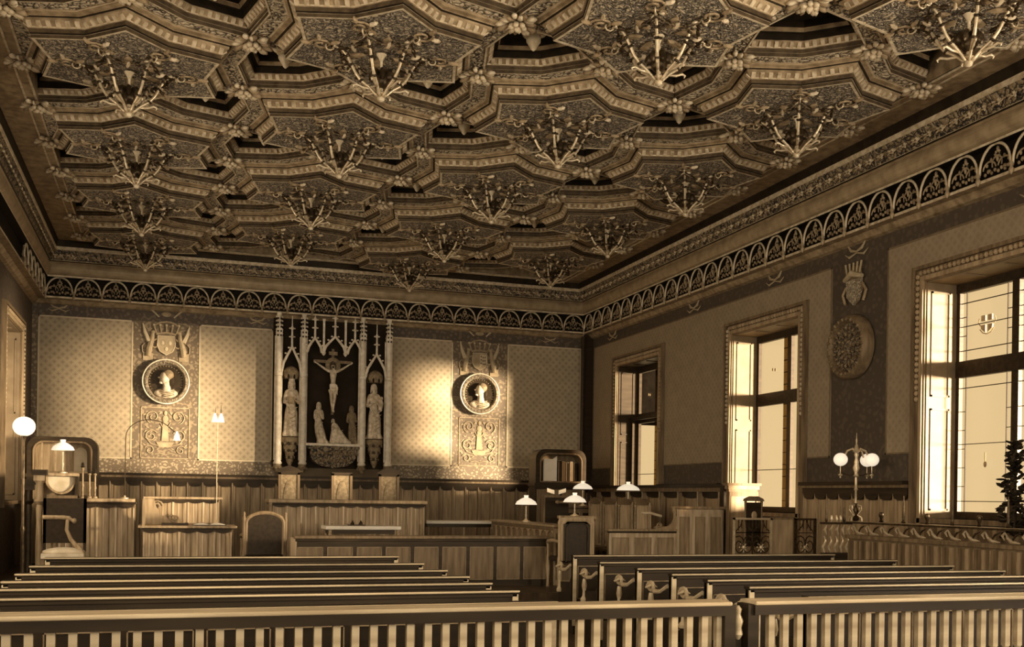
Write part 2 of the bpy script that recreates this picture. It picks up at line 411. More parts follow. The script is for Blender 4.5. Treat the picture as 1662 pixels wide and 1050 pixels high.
def grotesque(cx, z0, z1, y):
    """painted candelabrum with paired scrolls, flat relief on the band"""
    b = MB(); P = lambda pts: [(cx + p[0], y, p[1]) for p in pts]; h = z1 - z0
    for sg in (-1, 1):
        def S(pts, r): b.tube(P([(p[0] * sg, z0 + p[1]) for p in pts]), r, 5, 'line_soft')
        S(spiral((.24, h * .82), .14, -1.2, 1.35), .011)
        S([(.02, h * .55), (.1, h * .7), (.2, h * .69)], .010)
        S(spiral((.27, h * .42), .13, 2.6, 1.3, -1), .012)
        S([(.04, h * .30), (.12, h * .22), (.28, h * .27), (.38, h * .40)], .011)
        S(spiral((.30, h * .13), .10, .5, 1.2), .010)
        S([(.0, h * .04), (.1, h * .07), (.2, h * .05)], .010)
        for (u, w, k) in ((.12, .60, .5), (.34, .60, -.4), (.40, .86, .4), (.10, .90, .9), (.20, .34, .2), (.40, .24, -.6), (.14, .16, .4), (.38, .52, .8)):
            b.ell((cx + sg * u, y, z0 + h * w), (.036, .006, .014), 'line_soft', (0, k * sg, 0), 6, 4)
    b.prism([(cx - .17, z0 + h * .30), (cx + .17, z0 + h * .30), (cx + .12, z0 + h * .2), (cx - .12, z0 + h * .2)], 'y', y - .008, y, 'line_soft')
    b.prism([(cx - .07, z0 + h * .32), (cx + .07, z0 + h * .32), (cx + .045, z0 + h * .72), (cx - .045, z0 + h * .72)], 'y', y - .008, y, 'line_soft')
    b.ell((cx, y, z0 + h * .78), (.06, .012, .07), 'line_soft'); b.ell((cx, y, z0 + h * .9), (.035, .012, .05), 'line_soft')
    frame_y(b, cx - .47, cx + .47, z0 - .04, z1 + .02, .016, y + .006, 'line_soft', .008)
    return b
M['line_soft'] = plain('ornament_line', (186, 162, 114), (160, 136, 92), 8, .7)
M['frame_soft'] = plain('panel_frame', (128, 106, 70), (110, 90, 58), 8, .7)
for cx, zt in ((-.085, 3.27), (6.55, 3.31)): grotesque(cx, 2.29, zt, D - .02).build('wall_ornament', WP)
def crest(cx, z0, y, ermine):
    """shield under a coronet between two rampant supporters"""
    b = MB(); z = z0
    sh = [(-.16, .36), (.16, .36), (.17, .16), (.12, .05), (0, -.02), (-.12, .05), (-.17, .16)]
    b.prism([(cx + p[0], z + p[1]) for p in sh], 'y', y - .03, y, 'line_soft')
    b.tube([(cx + p[0], y - .03, z + p[1]) for p in sh], .012, 5, 'line', closed=True)
    if ermine:
        b.prism([(cx + .0, z + .33), (cx + .15, z + .33), (cx + .155, z + .17), (cx + .0, z + .04)], 'y', y - .036, y - .03, 'line')
        for i in range(3):
            for j in range(3): b.ell((cx + .03 + .045 * j, y - .038, z + .12 + .075 * i + .02 * (j == 0)), (.012, .006, .018), 'black', None, 6, 4)
    else:
        for u, w in ((-.07, .22), (.07, .22), (0, .1)): b.ell((cx + u, y - .034, z + w), (.035, .01, .045), 'line', None, 6, 4)
    b.tube([(cx - .19, y - .02, z + .40), (cx, y - .03, z + .43), (cx + .19, y - .02, z + .40)], .022, 6, 'line_soft')
    for k in range(5): b.tube([(cx - .19 + .095 * k, y - .02, z + .42), (cx - .24 + .12 * k, y - .02, z + .56)], .016, 6, 'line_soft'); b.ell((cx - .24 + .12 * k, y - .02, z + .58), .026, 'line')
    b.tube([(cx - .25, y - .02, z + .56), (cx - .12, y - .03, z + .63), (cx, y - .03, z + .65), (cx + .12, y - .03, z + .63), (cx + .25, y - .02, z + .56)], .018, 6, 'line_soft')
    for sg in (-1, 1):                                             # supporters: winged beasts standing beside the shield
        q = lambda u, w: (cx + sg * u, y - .018, z + w)
        b.tube([q(.34, -.06), q(.33, .08), q(.30, .2), q(.27, .3), q(.26, .40)], [.05, .06, .055, .045, .03], 8, 'line_soft')
        b.ell(q(.25, .43), (.045, .02, .035), 'line_soft'); b.tube([q(.3, .24), q(.22, .27), q(.19, .3)], .016, 6, 'line_soft')
        b.tube([q(.3, .15), q(.22, .12), q(.18, .14)], .016, 6, 'line_soft')
        b.tube([q(.33, .24), q(.41, .42), q(.45, .60)], [.05, .035, .008], 6, 'line')
        b.tube([q(.36, .0), q(.45, .02), q(.46, .14), q(.41, .2)], .012, 5, 'line_soft')
        b.prism([(cx + sg * .25, z - .14), (cx + sg * .44, z - .14), (cx + sg * .44, z + .02), (cx + sg * .25, z - .0)], 'y', y - .014, y, 'line_soft')
        b.tube([q(.14, .74), q(.27, .86), q(.36, .90)], [.012, .02, .006], 6, 'line')
    b.ell((cx, y - .01, z + .80), (.1, .02, .05), 'line_soft')
    return b
crest(-.09, 4.37, D - .014, False).build('painted_crest', WP)
crest(6.53, 4.40, D - .014, True).build('painted_crest', WP)
for cx in (-2.1, 1.7, 8.2):                             # little sprigs in the dark frieze band
    b = MB()
    for sg in (-1, 1): b.tube([(cx, D - .02, 5.28), (cx + sg * .1, D - .02, 5.3), (cx + sg * .18, D - .02, 5.38)], [.012, .02, .005], 6, 'line_soft'); b.tube([(cx, D - .02, 5.27), (cx + sg * .12, D - .02, 5.22), (cx + sg * .2, D - .02, 5.26)], [.01, .016, .004], 6, 'line_soft')
    b.build('wall_ornament', WP, loc=(0, 0, -.12))

# right wall decoration
WR = struct('wall_right_paper')
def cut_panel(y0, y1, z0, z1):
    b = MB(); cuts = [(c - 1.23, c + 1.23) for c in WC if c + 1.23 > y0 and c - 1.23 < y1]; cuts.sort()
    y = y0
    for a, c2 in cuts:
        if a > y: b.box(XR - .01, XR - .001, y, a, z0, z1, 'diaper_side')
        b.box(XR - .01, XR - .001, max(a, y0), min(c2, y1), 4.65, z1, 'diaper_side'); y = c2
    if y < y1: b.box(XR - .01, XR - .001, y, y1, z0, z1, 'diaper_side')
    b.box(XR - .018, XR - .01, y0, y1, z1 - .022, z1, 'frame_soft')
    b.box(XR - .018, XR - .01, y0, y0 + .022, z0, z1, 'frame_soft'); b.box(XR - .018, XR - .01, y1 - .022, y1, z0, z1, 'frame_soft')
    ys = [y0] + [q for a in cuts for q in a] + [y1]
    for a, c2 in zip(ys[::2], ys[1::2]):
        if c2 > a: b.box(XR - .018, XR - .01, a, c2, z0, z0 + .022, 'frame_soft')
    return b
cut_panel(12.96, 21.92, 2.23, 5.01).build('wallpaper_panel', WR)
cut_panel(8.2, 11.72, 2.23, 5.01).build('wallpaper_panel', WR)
b = MB()
for cy in (12.42, 17.2, 20.9, 9.2, 14.5):
    for sg in (-1, 1): b.tube([(XR - .02, cy, 5.22), (XR - .02, cy + sg * .12, 5.25), (XR - .02, cy + sg * .22, 5.36)], [.014, .022, .005], 6, 'line_soft'); b.tube([(XR - .02, cy, 5.2), (XR - .02, cy + sg * .16, 5.16), (XR - .02, cy + sg * .26, 5.22)], [.01, .016, .004], 6, 'line_soft')
b.build('wall_ornament', WR, loc=(0, -.03, -.1))
# cartouche above the side medallion
b = MB(); c = (XR - .03, 12.44)
b.ell((XR - .02, 12.44, 4.72), (.05, .17, .3), 'oak_mid'); b.prism([(12.28, 4.78), (12.6, 4.78), (12.58, 4.55), (12.44, 4.42), (12.3, 4.55)], 'x', XR - .07, XR - .02, 'relief')
b.tube([(XR - .06, 12.24, 4.8), (XR - .09, 12.44, 4.86), (XR - .06, 12.64, 4.8)], [.03, .05, .03], 8, 'line_soft')
for k in range(5): b.tube([(XR - .06, 12.3 + .07 * k, 4.86), (XR - .06, 12.26 + .09 * k, 5.02)], .015, 6, 'line_soft')
for sg in (-1, 1): b.tube([(XR - .04, 12.44 + sg * .18, 4.7), (XR - .04, 12.44 + sg * .26, 4.6), (XR - .04, 12.44 + sg * .2, 4.46)], .02, 6, 'oak')
b.build('painted_crest', WR, loc=(0, -.04, -.06))
tag(MB().box(8.99, XR, D - .2, D, 1.98, 5.34, 'oak_dark').lathe([(.05, 0), (.05, 3.2)], (8.93, D - .24, 2.05), 10, 'oak_dark').build('trim_1'), kind='structure')

# dado: boarded panelling with scalloped heads
def dado(name, L, zt, place, shift):
    """built along local x (0..L) facing local -y, then moved by place()"""
    b = MB(); b.box(0, L, -.03, 0, 0, zt - .12, 'oak_mid')
    b.box(0, L, -.16, 0, zt - .05, zt, 'oak_dark').box(0, L, -.13, 0, zt - .09, zt - .05, 'oak_mid').box(0, L, -.08, 0, zt - .17, zt - .09, 'oak_dark')
    n = int(L / .29); p = L / n
    for i in range(n):
        x = i * p; b.box(x + .02, x + .06, -.055, -.03, .1, zt - .17, 'oak'); b.box(x - .012, x + .012, -.065, -.03, .1, zt - .17, 'oak')
        b.box(x + .075, x + p - .03, -.04, -.03, .25, zt - .26, 'oak')
        pts = [(x + .012, zt - .16), (x + .012, zt - .2)] + arc((x + p / 2, zt - .2), p / 2 - .02, 180, 360, 8, .45) + [(x + p - .012, zt - .2), (x + p - .012, zt - .16)]
        b.prism(pts, 'y', -.075, -.03, 'oak_dark')
    b.box(0, L, -.07, 0, 0, .16, 'oak_dark')
    o = b.build(name); tag(o, kind='structure'); o.location = place; o.rotation_euler = (0, 0, shift); return o
dado('trim_2', XR - XL, 1.95, (XL, D, 0), 0)
for k, (ya, yb) in enumerate(((21.9, 20.79), (18.33, 15.99), (13.53, 11.19), (8.73, 6.39))):
    dado('trim_%d' % (3 + k), ya - yb, 1.87, (XR, ya, 0), -PI / 2)
for k, (ya, yb) in enumerate(((20.79, 18.33), (15.99, 13.53), (11.19, 8.73))):
    b = MB().box(XR - .03, XR, yb, ya, 0, WZ0 - .08, 'oak_mid').box(XR - .06, XR, yb, ya, 0, .16, 'oak_dark')
    for i in range(8): b.box(XR - .045, XR - .03, yb + .05 + i * .305, yb + .1 + i * .305, .16, WZ0 - .1, 'oak')
    tag(b.build('trim_%d' % (7 + k)), kind='structure')

# ------------------------------------------------------------------ cornice
prof = [(.50, 6.40, 'ceil_mid'), (.515, 6.44, 'ceil_mid'), (.485, 6.39, 'ceil_dark'), (.465, 6.28, 'ceil_dark'), (.465, 6.225, 'gilt'), (.45, 6.215, 'gilt'),
        (.445, 6.195, 'frieze'), (.35, 6.035, 'frieze'), (.355, 6.025, 'gilt'), (.335, 6.01, 'ceil_dark')]
for i in range(9):                                                   # the big plain roll
    a = math.radians(60 - i * 19); prof.append((.25 + .105 * math.cos(a), 5.885 + .125 * math.sin(a), 'cornice_roll'))
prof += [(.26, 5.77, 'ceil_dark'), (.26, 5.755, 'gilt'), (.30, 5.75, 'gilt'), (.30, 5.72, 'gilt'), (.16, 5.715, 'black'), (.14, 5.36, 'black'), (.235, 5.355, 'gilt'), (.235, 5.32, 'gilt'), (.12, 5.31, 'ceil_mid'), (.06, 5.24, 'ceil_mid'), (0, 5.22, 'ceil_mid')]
M['cornice_roll'] = plain('cornice_roll', (176, 150, 102), (140, 116, 76), 6, .38, .1)
CB = MB()
for (o0, z0, m0), (o1, z1, m1) in zip(prof, prof[1:]):
    A = [(XL + o0, Y0, z0), (XL + o0, D - o0, z0), (XR - o0, D - o0, z0), (XR - o0, Y0, z0)]
    B_ = [(XL + o1, Y0, z1), (XL + o1, D - o1, z1), (XR - o1, D - o1, z1), (XR - o1, Y0, z1)]
    for i in range(3): CB.poly([A[i], A[i + 1], B_[i + 1], B_[i]], m1)
cornice = CB.build('trim_cornice'); tag(cornice, kind='structure')
# carved scroll frieze above the roll (one repeating run of relief per wall)
def frieze_unit():
    b = MB(); L = .44
    def q(u, w): return Vector((u * L, 0, w))                       # u along, w across the sloping band, y outward
    for off, sg in ((0, 1), (.5, -1)):
        c = (off + .25, .0)
        pts = [q(c[0] + .17 * (1 - .7 * i / 14) * math.cos(2.4 * PI * i / 14 * sg), .062 * (1 - .6 * i / 14) * math.sin(2.4 * PI * i / 14 * sg) + .0) for i in range(15)]
        b.tube([(p.x, -.012, p.z) for p in pts], .008, 5, 'gilt')
        for k in range(6):
            a = k * 1.05 + off * 4; p = q(c[0] + .19 * math.cos(a), .065 * math.sin(a))
            b.ell((p.x, -.012, p.z), (.032, .014, .014), 'gilt' if k % 2 else 'ceil_mid', (0, -a, 0), 6, 4)
        b.ell((c[0] * L, -.018, 0), .02, 'gilt', None, 6, 4)
    return b, L
fu, FL = frieze_unit()
def along(unit, L, wall, off, zc, tilt, start, end, name, parent):
    """repeat unit (local x along, y outward, z up) on a wall; returns one object"""
    b = MB(); n = int((end - start) / L); p = (end - start) / n
    for i in range(n):
        s0 = start + i * p
        if wall == 'back': Mx = Matrix.Translation((s0, D - off, zc)) @ Matrix.Rotation(tilt, 4, 'X')
        elif wall == 'right': Mx = Matrix.Translation((XR - off, s0 + p, zc)) @ Matrix.Rotation(-PI / 2, 4, 'Z') @ Matrix.Rotation(tilt, 4, 'X')
        else: Mx = Matrix.Translation((XL + off, s0, zc)) @ Matrix.Rotation(PI / 2, 4, 'Z') @ Matrix.Rotation(tilt, 4, 'X')
        b.merge(unit, Mx)
    return b.build(name, parent)
for wl, a, e in (('back', XL + .42, XR - .42), ('right', 7.0, D - .42), ('left', 11.0, D - .42)):
    along(fu, FL, wl, .398, 6.115, -.53, a, e, 'carved_frieze', cornice)
# arcade of cusped arches with pendants
def arch_mesh():
    b = MB(); r = .235; P = .5
    b.tube([(x, -.25, z) for x, z in [(-r, .03)] + arc((0, .045), r, 180, 0, 14, 1.02) + [(r, .03)]], .0155, 6, 'gilt')
    b.tube([(x, -.22, z) for x, z in arc((-.115, .06), .1, 175, 10, 8, .8)], .010, 5, 'arch')
    b.tube([(x, -.22, z) for x, z in arc((.115, .06), .1, 170, 5, 8, .8)], .010, 5, 'arch')
    b.tube([(x, -.22, z) for x, z in arc((0, .10), .075, 200, -20, 8)], .009, 5, 'arch')
    for k in range(9):
        a = PI * k / 8; b.ell((.035 * math.cos(a * 2), -.21, .19 + .03 * math.sin(a * 2)), (.016, .02, .016), 'arch', None, 6, 4)
    b.ell((0, -.21, .145), (.02, .02, .035), 'arch', None, 6, 4); b.ell((0, -.21, .24), (.018, .02, .03), 'arch', None, 6, 4)
    for k in range(9):
        b.ell((-.2 + .05 * k, -.2, .03 + .02 * (k % 2)), (.022, .018, .02), 'arch' if k % 2 else 'ceil_mid', None, 6, 4)
    for sg in (-1, 1):
        b.ell((sg * .12, -.22, .05), (.028, .02, .02), 'arch', None, 6, 4); b.ell((sg * .1, -.21, .15), (.02, .015, .026), 'ceil_mid', None, 6, 4)
        b.ell((sg * .165, -.21, .11), (.02, .015, .02), 'ceil_mid', None, 6, 4)
    b.lathe([(.004, -.075), (.022, -.05), (.03, -.02), (.018, .0), (.03, .02), (.022, .05), (.01, .06)], (-.25, -.26, .0), 8, 'arch')
    return b
am = arch_mesh().mesh('tracery_arch', True)
def arches(wall, a, e):
    n = round((e - a) / .505); p = (e - a) / n
    for i in range(n):
        s0 = a + (i + .5) * p; o = bpy.data.objects.new('tracery_arch', am); COL.objects.link(o); o.parent = cornice; o.scale = (1, 1, 1.2)
        if wall == 'back': o.location = (s0, D, 5.38)
        elif wall == 'right': o.location = (XR, s0, 5.38); o.rotation_euler = (0, 0, -PI / 2)
        else: o.location = (XL, s0, 5.38); o.rotation_euler = (0, 0, PI / 2)
arches('back', XL + .25, XR - .25); arches('right', 7.8, D - .25); arches('left', 18.9, D - .25)

# ------------------------------------------------------------------ coffered ceiling
SY, SX = 2.79, 2.498; STR = SX / (SY * math.sqrt(3) / 2)
AX = [-.47, 2.03, 4.525, 7.02]
FX0, FX1, FY0, FY1 = -1.6, 8.2, 6.5, 21.48
NX, NY, NC = .727, .688, .743
PROF = [  # (s0, z0, s1, z1, material) ; risers are added between consecutive entries; pale edges, dark gaps paint light and shade
    (-2, 6.24, -.02, 6.24, 'ceil_plate'), (-.02, 6.235, .008, 6.235, 'gilt'), (.008, 6.27, .014, 6.27, 'gilt'), (.014, 6.285, .02, 6.285, 'ceil_dark'), (.02, 6.325, .03, 6.33, 'ceil_mid'), (.03, 6.345, .085, 6.39, 'ceil_mid'),
    (.085, 6.41, .11, 6.415, 'ceil_dark'), (.11, 6.43, .145, 6.44, 'ceil_mid'), (.145, 6.45, .165, 6.45, 'gilt'), (.165, 6.46, .315, 6.46, 'ceil_board'),
    (.315, 6.45, .335, 6.45, 'gilt'), (.335, 6.49, .341, 6.49, 'gilt'), (.341, 6.53, .36, 6.53, 'ceil_mid'), (.36, 6.545, .42, 6.59, 'ceil_mid'), (.42, 6.66, .47, 6.66, 'ceil_dark'),
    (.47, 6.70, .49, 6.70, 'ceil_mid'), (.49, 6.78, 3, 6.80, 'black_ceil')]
M['black_ceil'] = plain('ceiling_recess', (44, 34, 20), (28, 21, 12), 8, .6, .4, .01)  # deep panels coloured dark to paint in their shade
RISER = ['gilt', 'ceil_riser', 'ceil_dark', 'ceil_riser', 'gilt', 'ceil_mid', 'ceil_mid', 'ceil_mid', 'ceil_mid', 'gilt', 'ceil_riser', 'ceil_riser', 'gilt', 'ceil_dark', 'ceil_mid', 'ceil_dark']
M['ceil_riser'] = plain('ceiling_riser', (96, 77, 48), (58, 45, 27), 12, .55, .4, .01)
TRI = [(0, 0), (SY / 2, 0), (SY / 2, SY / 2 * math.tan(PI / 6))]
def clip(poly, f):
    out = []
    for i, p in enumerate(poly):
        q = poly[(i + 1) % len(poly)]; a, b_ = f(p), f(q)
        if a >= 0: out.append(p)
        if (a > 0 > b_) or (a < 0 < b_):
            t = a / (a - b_); out.append(tuple(p[k] + (q[k] - p[k]) * t for k in range(len(p))))
    return out
def sfun(p): return NX * p[0] + NY * p[1] - NC
def cell(cx, cy, ghost):
    b = MB(); bounds = (FX0 - cx, FX1 - cx, FY0 - cy, FY1 - cy)
    def rectclip(poly):
        for f in (lambda p: p[0] - bounds[0], lambda p: bounds[1] - p[0], lambda p: p[1] - bounds[2], lambda p: bounds[3] - p[1]):
            poly = clip(poly, f)
            if len(poly) < 3: return None
        return poly
    def inside(x, y): return bounds[0] + .04 < x < bounds[1] - .04 and bounds[2] + .04 < y < bounds[3] - .04
    for j in range(6):
        t = PI / 2 + j * PI / 3; ct, st = math.cos(t), math.sin(t)
        for sg in (-1, 1):
            def W(p, z): return ((p[0] * ct - sg * p[1] * st) * STR, p[0] * st + sg * p[1] * ct, z)
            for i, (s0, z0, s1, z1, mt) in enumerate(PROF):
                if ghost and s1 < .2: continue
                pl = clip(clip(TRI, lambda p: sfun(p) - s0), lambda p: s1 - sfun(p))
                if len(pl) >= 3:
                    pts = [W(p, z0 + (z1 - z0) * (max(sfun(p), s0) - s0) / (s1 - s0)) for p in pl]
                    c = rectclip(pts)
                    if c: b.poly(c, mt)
                if i + 1 < len(PROF):
                    zn = PROF[i + 1][1]
                    if abs(zn - z1) > 1e-4:
                        # line s = s1 across the triangle
                        hit = []
                        for k in range(3):
                            p, q = TRI[k], TRI[(k + 1) % 3]; a, c2 = sfun(p) - s1, sfun(q) - s1
                            if a * c2 < 0: u = a / (a - c2); hit.append((p[0] + (q[0] - p[0]) * u, p[1] + (q[1] - p[1]) * u))
                        if len(hit) == 2:
                            c = rectclip([W(hit[0], z1), W(hit[1], z1), W(hit[1], zn), W(hit[0], zn)])
                            if c: b.poly(c, RISER[i])
            for (sm, zm, sz, pitch, lo, hi) in ((.055, 6.362, .022, .088, 0, 1), (.39, 6.562, .02, .072, 0, 1)):      # carved beads
                if ghost and sm < .2: continue
                hit = []
                for k in range(3):
                    p, q = TRI[k], TRI[(k + 1) % 3]; a, c2 = sfun(p) - sm, sfun(q) - sm
                    if a * c2 < 0: u = a / (a - c2); hit.append((p[0] + (q[0] - p[0]) * u, p[1] + (q[1] - p[1]) * u))
                if len(hit) < 2: continue
                dx, dy = hit[1][0] - hit[0][0], hit[1][1] - hit[0][1]; L = math.hypot(dx, dy); n = max(1, int(L / pitch)); dx /= L; dy /= L
                for k in range(n):
                    g = (k + .5) * L / n; c0 = (hit[0][0] + dx * g, hit[0][1] + dy * g)
                    wc = W(c0, zm)
                    if not inside(wc[0], wc[1]): continue
                    v = []
                    for w in (-1, 1):
                        for u in (-1, 1):
                            p = (c0[0] + dx * u * sz + NX * w * sz, c0[1] + dy * u * sz + NY * w * sz)
                            v.append(W(p, zm - .014 + .018 * w)); v.append(W(p, zm + .04))
                    b.add(v, [(0, 2, 6, 4), (0, 1, 3, 2), (2, 3, 7, 6), (6, 7, 5, 4), (4, 5, 1, 0)], 'bead')
    if not ghost and inside(0, 0):                                   # foliage carved on the star-shaped plate
        r = random.Random(3)
        for k in range(6):
            a = k * PI / 3; R = .60
            x, y = R * math.cos(a) * STR, R * math.sin(a)
            if not inside(x, y): continue
            pts = [(x + .12 * (1 - .7 * i / 12) * math.cos(a + 2.6 * PI * i / 12), y + .12 * (1 - .7 * i / 12) * math.sin(a + 2.6 * PI * i / 12), 6.225) for i in range(13)]
            b.tube(pts, .012, 5, 'ceil_mid')
            for q in range(3):
                u = a + q * 1.3; xx, yy = x + .15 * math.cos(u), y + .15 * math.sin(u)
                if inside(xx, yy): b.ell((xx, yy, 6.23), (.06, .022, .03), 'bead' if q % 2 else 'ceil_mid', (0, 0, u), 6, 4)
        for k in range(6):
            a = k * PI / 3 + PI / 6; b.ell((.28 * math.cos(a), .28 * math.sin(a), 6.225), (.13, .05, .025), 'ceil_mid', (0, 0, a), 6, 4)
    return b
cm = MB()
cm.box(XL, XR, Y0, FY0, 6.40, 7.0, 'ceil_mid'); cm.box(XL, XR, Y0, D, 7.0, ZC, 'ceil_dark')
cm.box(XL + .5, FX0, FY0, D - .5, 6.40, 7.0, 'ceil_mid').box(FX1, XR - .5, FY0, D - .5, 6.40, 7.0, 'ceil_mid').box(FX0, FX1, FY1, D - .5, 6.40, 7.0, 'ceil_mid')
for w, z in ((.0, 6.385), (.12, 6.39)):
    cm.box(FX0 - w - .025, FX0 - w, FY0, FY1 + w, z, 6.41, 'gilt').box(FX1 + w, FX1 + w + .025, FY0, FY1 + w, z, 6.41, 'gilt').box(FX0 - w, FX1 + w, FY1 + w, FY1 + w + .025, z, 6.41, 'gilt')
ceiling = cm.build('ceiling'); tag(ceiling, kind='structure')
CELLS = []; shared = None
for ci, cx in enumerate(AX):
    base = 20.43 if ci % 2 == 0 else 19.02
    n = -1
    while True:
        cy = base - n * SY; n += 1
        if cy < FY0 - 1.3: break
        if cy > FY1 + 1.3: continue
        ghost = cy > FY1
        interior = (FX0 + 1.7 < cx < FX1 - 1.7) and (FY0 + 1.5 < cy < FY1 - 1.5)
        if interior:
            if shared is None: shared = cell(0, 12, False) if False else cell(cx, cy, False).mesh('ceiling_coffer')
            o = bpy.data.objects.new('ceiling_coffer', shared); COL.objects.link(o)
        else:
            o = cell(cx, cy, ghost).build('ceiling_coffer')
        o.parent = ceiling; o.location = (cx, cy, -.06)
        if not ghost: CELLS.append((ci, cx, cy))
# outer half-columns beyond the border are covered by the border boards
# leafy bosses where the carved boards meet
lb = MB(); r = random.Random(5)
for k in range(16):
    a = k * 2 * PI / 16 + r.random() * .3; R = .11 + .06 * r.random()
    lb.ell((R * math.cos(a), R * math.sin(a), -.015 - .03 * r.random()), (.075, .032, .03), 'gilt' if k % 3 else 'ceil_mid', (0, .25, a), 6, 4)
for k in range(6):
    a = k * PI / 3; lb.ell((.06 * math.cos(a), .06 * math.sin(a), -.06), (.05, .03, .03), 'gilt', (0, .6, a), 6, 4)
lb.ell((0, 0, -.08), .035, 'gilt')
lbm = lb.mesh('leaf_boss', True)
def boss(x, y):
    if FX0 - .1 < x < FX1 + .1 and FY0 < y < FY1 + .1:
        o = bpy.data.objects.new('leaf_boss', lbm); COL.objects.link(o); o.parent = ceiling; o.location = (x, y, 6.395)
for ci, cx, cy in CELLS:
    boss(cx, cy - SY / 2)
    if cy > 19.5: boss(cx, FY1 + .02)
    if ci < 3: boss(cx + SX / 2, cy + SY / 4); boss(cx + SX / 2, cy - SY / 4)
    if ci == 0: boss(FX0 - .02, cy + SY / 2 * .5); boss(FX0 - .02, cy - SY / 2 * .5)
    if ci == 3: boss(FX1 + .02, cy + SY / 2 * .5); boss(FX1 + .02, cy - SY / 2 * .5)
# ------------------------------------------------------------------ chandeliers and pendants
def make_chandelier():
    t = thing('chandelier', 'x', 'chandelier')
    MB().lathe([(.02, -.02), (.05, -.03), (.03, -.06), (.013, -.10), (.013, -.28), (.03, -.31), (.018, -.34), (.02, -.42), (.035, -.44)], n=10, m='gilt').build('stem', t, True)
    b = MB().lathe([(.012, -.5), (.03, -.49), (.036, -.465), (.022, -.44), (.05, -.42), (.03, -.40)], n=10, m='gilt')
    b.build('finial', t, True)
    b = MB().ell((0, 0, -.29), (.075, .075, .085), 'iron')
    for k in range(6):
        a = k * PI / 3 + .5; b.ell((.07 * math.cos(a), .07 * math.sin(a), -.24), (.05, .03, .07), 'iron', (0, -.5, a), 6, 4)
    b.build('leaf_cup', t, True)
    a = MB(); P = [(.02, 0, -.46), (.055, 0, -.425), (.115, 0, -.365), (.185, 0, -.315), (.235, 0, -.25), (.275, 0, -.17), (.315, 0, -.09), (.365, 0, -.03), (.43, 0, -.015), (.48, 0, -.045)]
    a.tube(P, [.014, .014, .013, .018, .013, .015, .012, .015, .011, .006], 7, 'brass')
    a.tube([(.10, 0, -.385), (.17, .0, -.38), (.23, 0, -.355), (.26, 0, -.37), (.25, 0, -.39)], [.012, .012, .013, .011, .005], 6, 'brass')
    for z, x in ((-.315, .185), (-.17, .275), (-.09, .315)): a.ell((x, 0, z), (.028, .028, .016), 'iron', (0, .6, 0), 6, 4)
    a.tube([(.48 + .05 * (1 - .6 * i / 10) * math.cos(2.6 * PI * i / 10 + 2), 0, -.02 + .05 * (1 - .6 * i / 10) * math.sin(2.6 * PI * i / 10 + 2)) for i in range(11)], .008, 5, 'brass')
    for k in range(5):
        u = k * 1.256; a.ell((.42 + .05 * math.cos(u), .05 * math.sin(u), -.03), (.034, .013, .016), 'gilt' if k % 2 else 'iron', (0, .5, u), 6, 4)
    for k in range(4): a.ell((.30 + .02 * k, .035 * (-1) ** k, -.19 + .035 * k), (.03, .018, .013), 'iron', (0, .4, .7 * (-1) ** k), 6, 4)
    am_ = a.mesh('arm', True)
    for k in range(6):
        o = bpy.data.objects.new('arm', am_); COL.objects.link(o); o.parent = t; o.rotation_euler = (0, 0, k * PI / 3)
    ring = MB()                                                       # leafy garland joining the arms under the plate
    for k in range(6):
        a0 = k * PI / 3
        pts = [((.4 - .07 * math.sin(PI * i / 8)) * math.cos(a0 + i * PI / 24), (.4 - .07 * math.sin(PI * i / 8)) * math.sin(a0 + i * PI / 24), -.035 - .05 * math.sin(PI * i / 8)) for i in range(9)]
        ring.tube(pts, .010, 5, 'iron')
        for i in (2, 4, 6): p = pts[i]; ring.ell(p, (.045, .018, .026), 'bead' if i == 4 else 'iron', (0, .3, a0 + i), 6, 4)
    ring.build('garland', t, True)
    return t
proto = make_chandelier(); proto.scale = (1.12, 1.12, 1.04); first = True
COLN = ['leftmost', 'second from left', 'third from left', 'rightmost']
rows = {}
lim = [12.0, 10.5, 9.0, 7.5]
for ci, cx, cy in CELLS:
    if cy < lim[ci]: continue
    k = rows.get(ci, 0); rows[ci] = k + 1
    lab = 'gilt six-armed ceiling chandelier, %s from the far wall in the %s row' % (ORD[k], COLN[ci])
    if first: proto.location = (cx, cy, 6.18); proto['label'] = lab; proto['group'] = 'chandeliers under the coffered ceiling'; first = False
    else: dup(proto, (cx, cy, 6.18), 0, lab)
def make_pendant():
    b = MB().lathe([(.10, 0), (.13, -.03), (.07, -.06), (.05, -.12), (.085, -.16), (.08, -.2), (.045, -.25), (.03, -.28), (.01, -.3)], n=10, m='gilt')
    for k in range(6):
        a = k * PI / 3; b.ell((.1 * math.cos(a), .1 * math.sin(a), -.1), (.07, .035, .04), 'gilt', (0, -.6, a), 6, 4)
    return b.mesh('ceiling_pendant', True)
pm = make_pendant()
GAP = ['first and second', 'second and third', 'third and fourth']
cnt = {}
pend = []
for ci, cx, cy in CELLS:
    if ci > 0: pend.append((ci - 1, 0, cx - SX * 2 / 3, cy))
for ci, cx, cy in CELLS:
    if ci < 3: pend.append((ci, 1, cx + SX * 2 / 3, cy))
PX = {(0, 1): 0, (0, 0): 0}
for g, side, x, y in sorted(pend, key=lambda q: (q[0], q[1], -q[3])):
    if y > FY1 - .6 or y < 9.5 or x < -.5: continue
    k = cnt.get((g, side), 0); cnt[(g, side)] = k + 1
    o = bpy.data.objects.new('ceiling_pendant', pm); COL.objects.link(o); o.location = (x, y, 6.735)
    tag(o, 'carved coffer pendant between %s chandelier rows, %s side, %s from far wall' % (GAP[g].replace(' and ', '-'), 'right' if side else 'left', ORD[k]), 'pendant', 'pendants in the deep coffers')

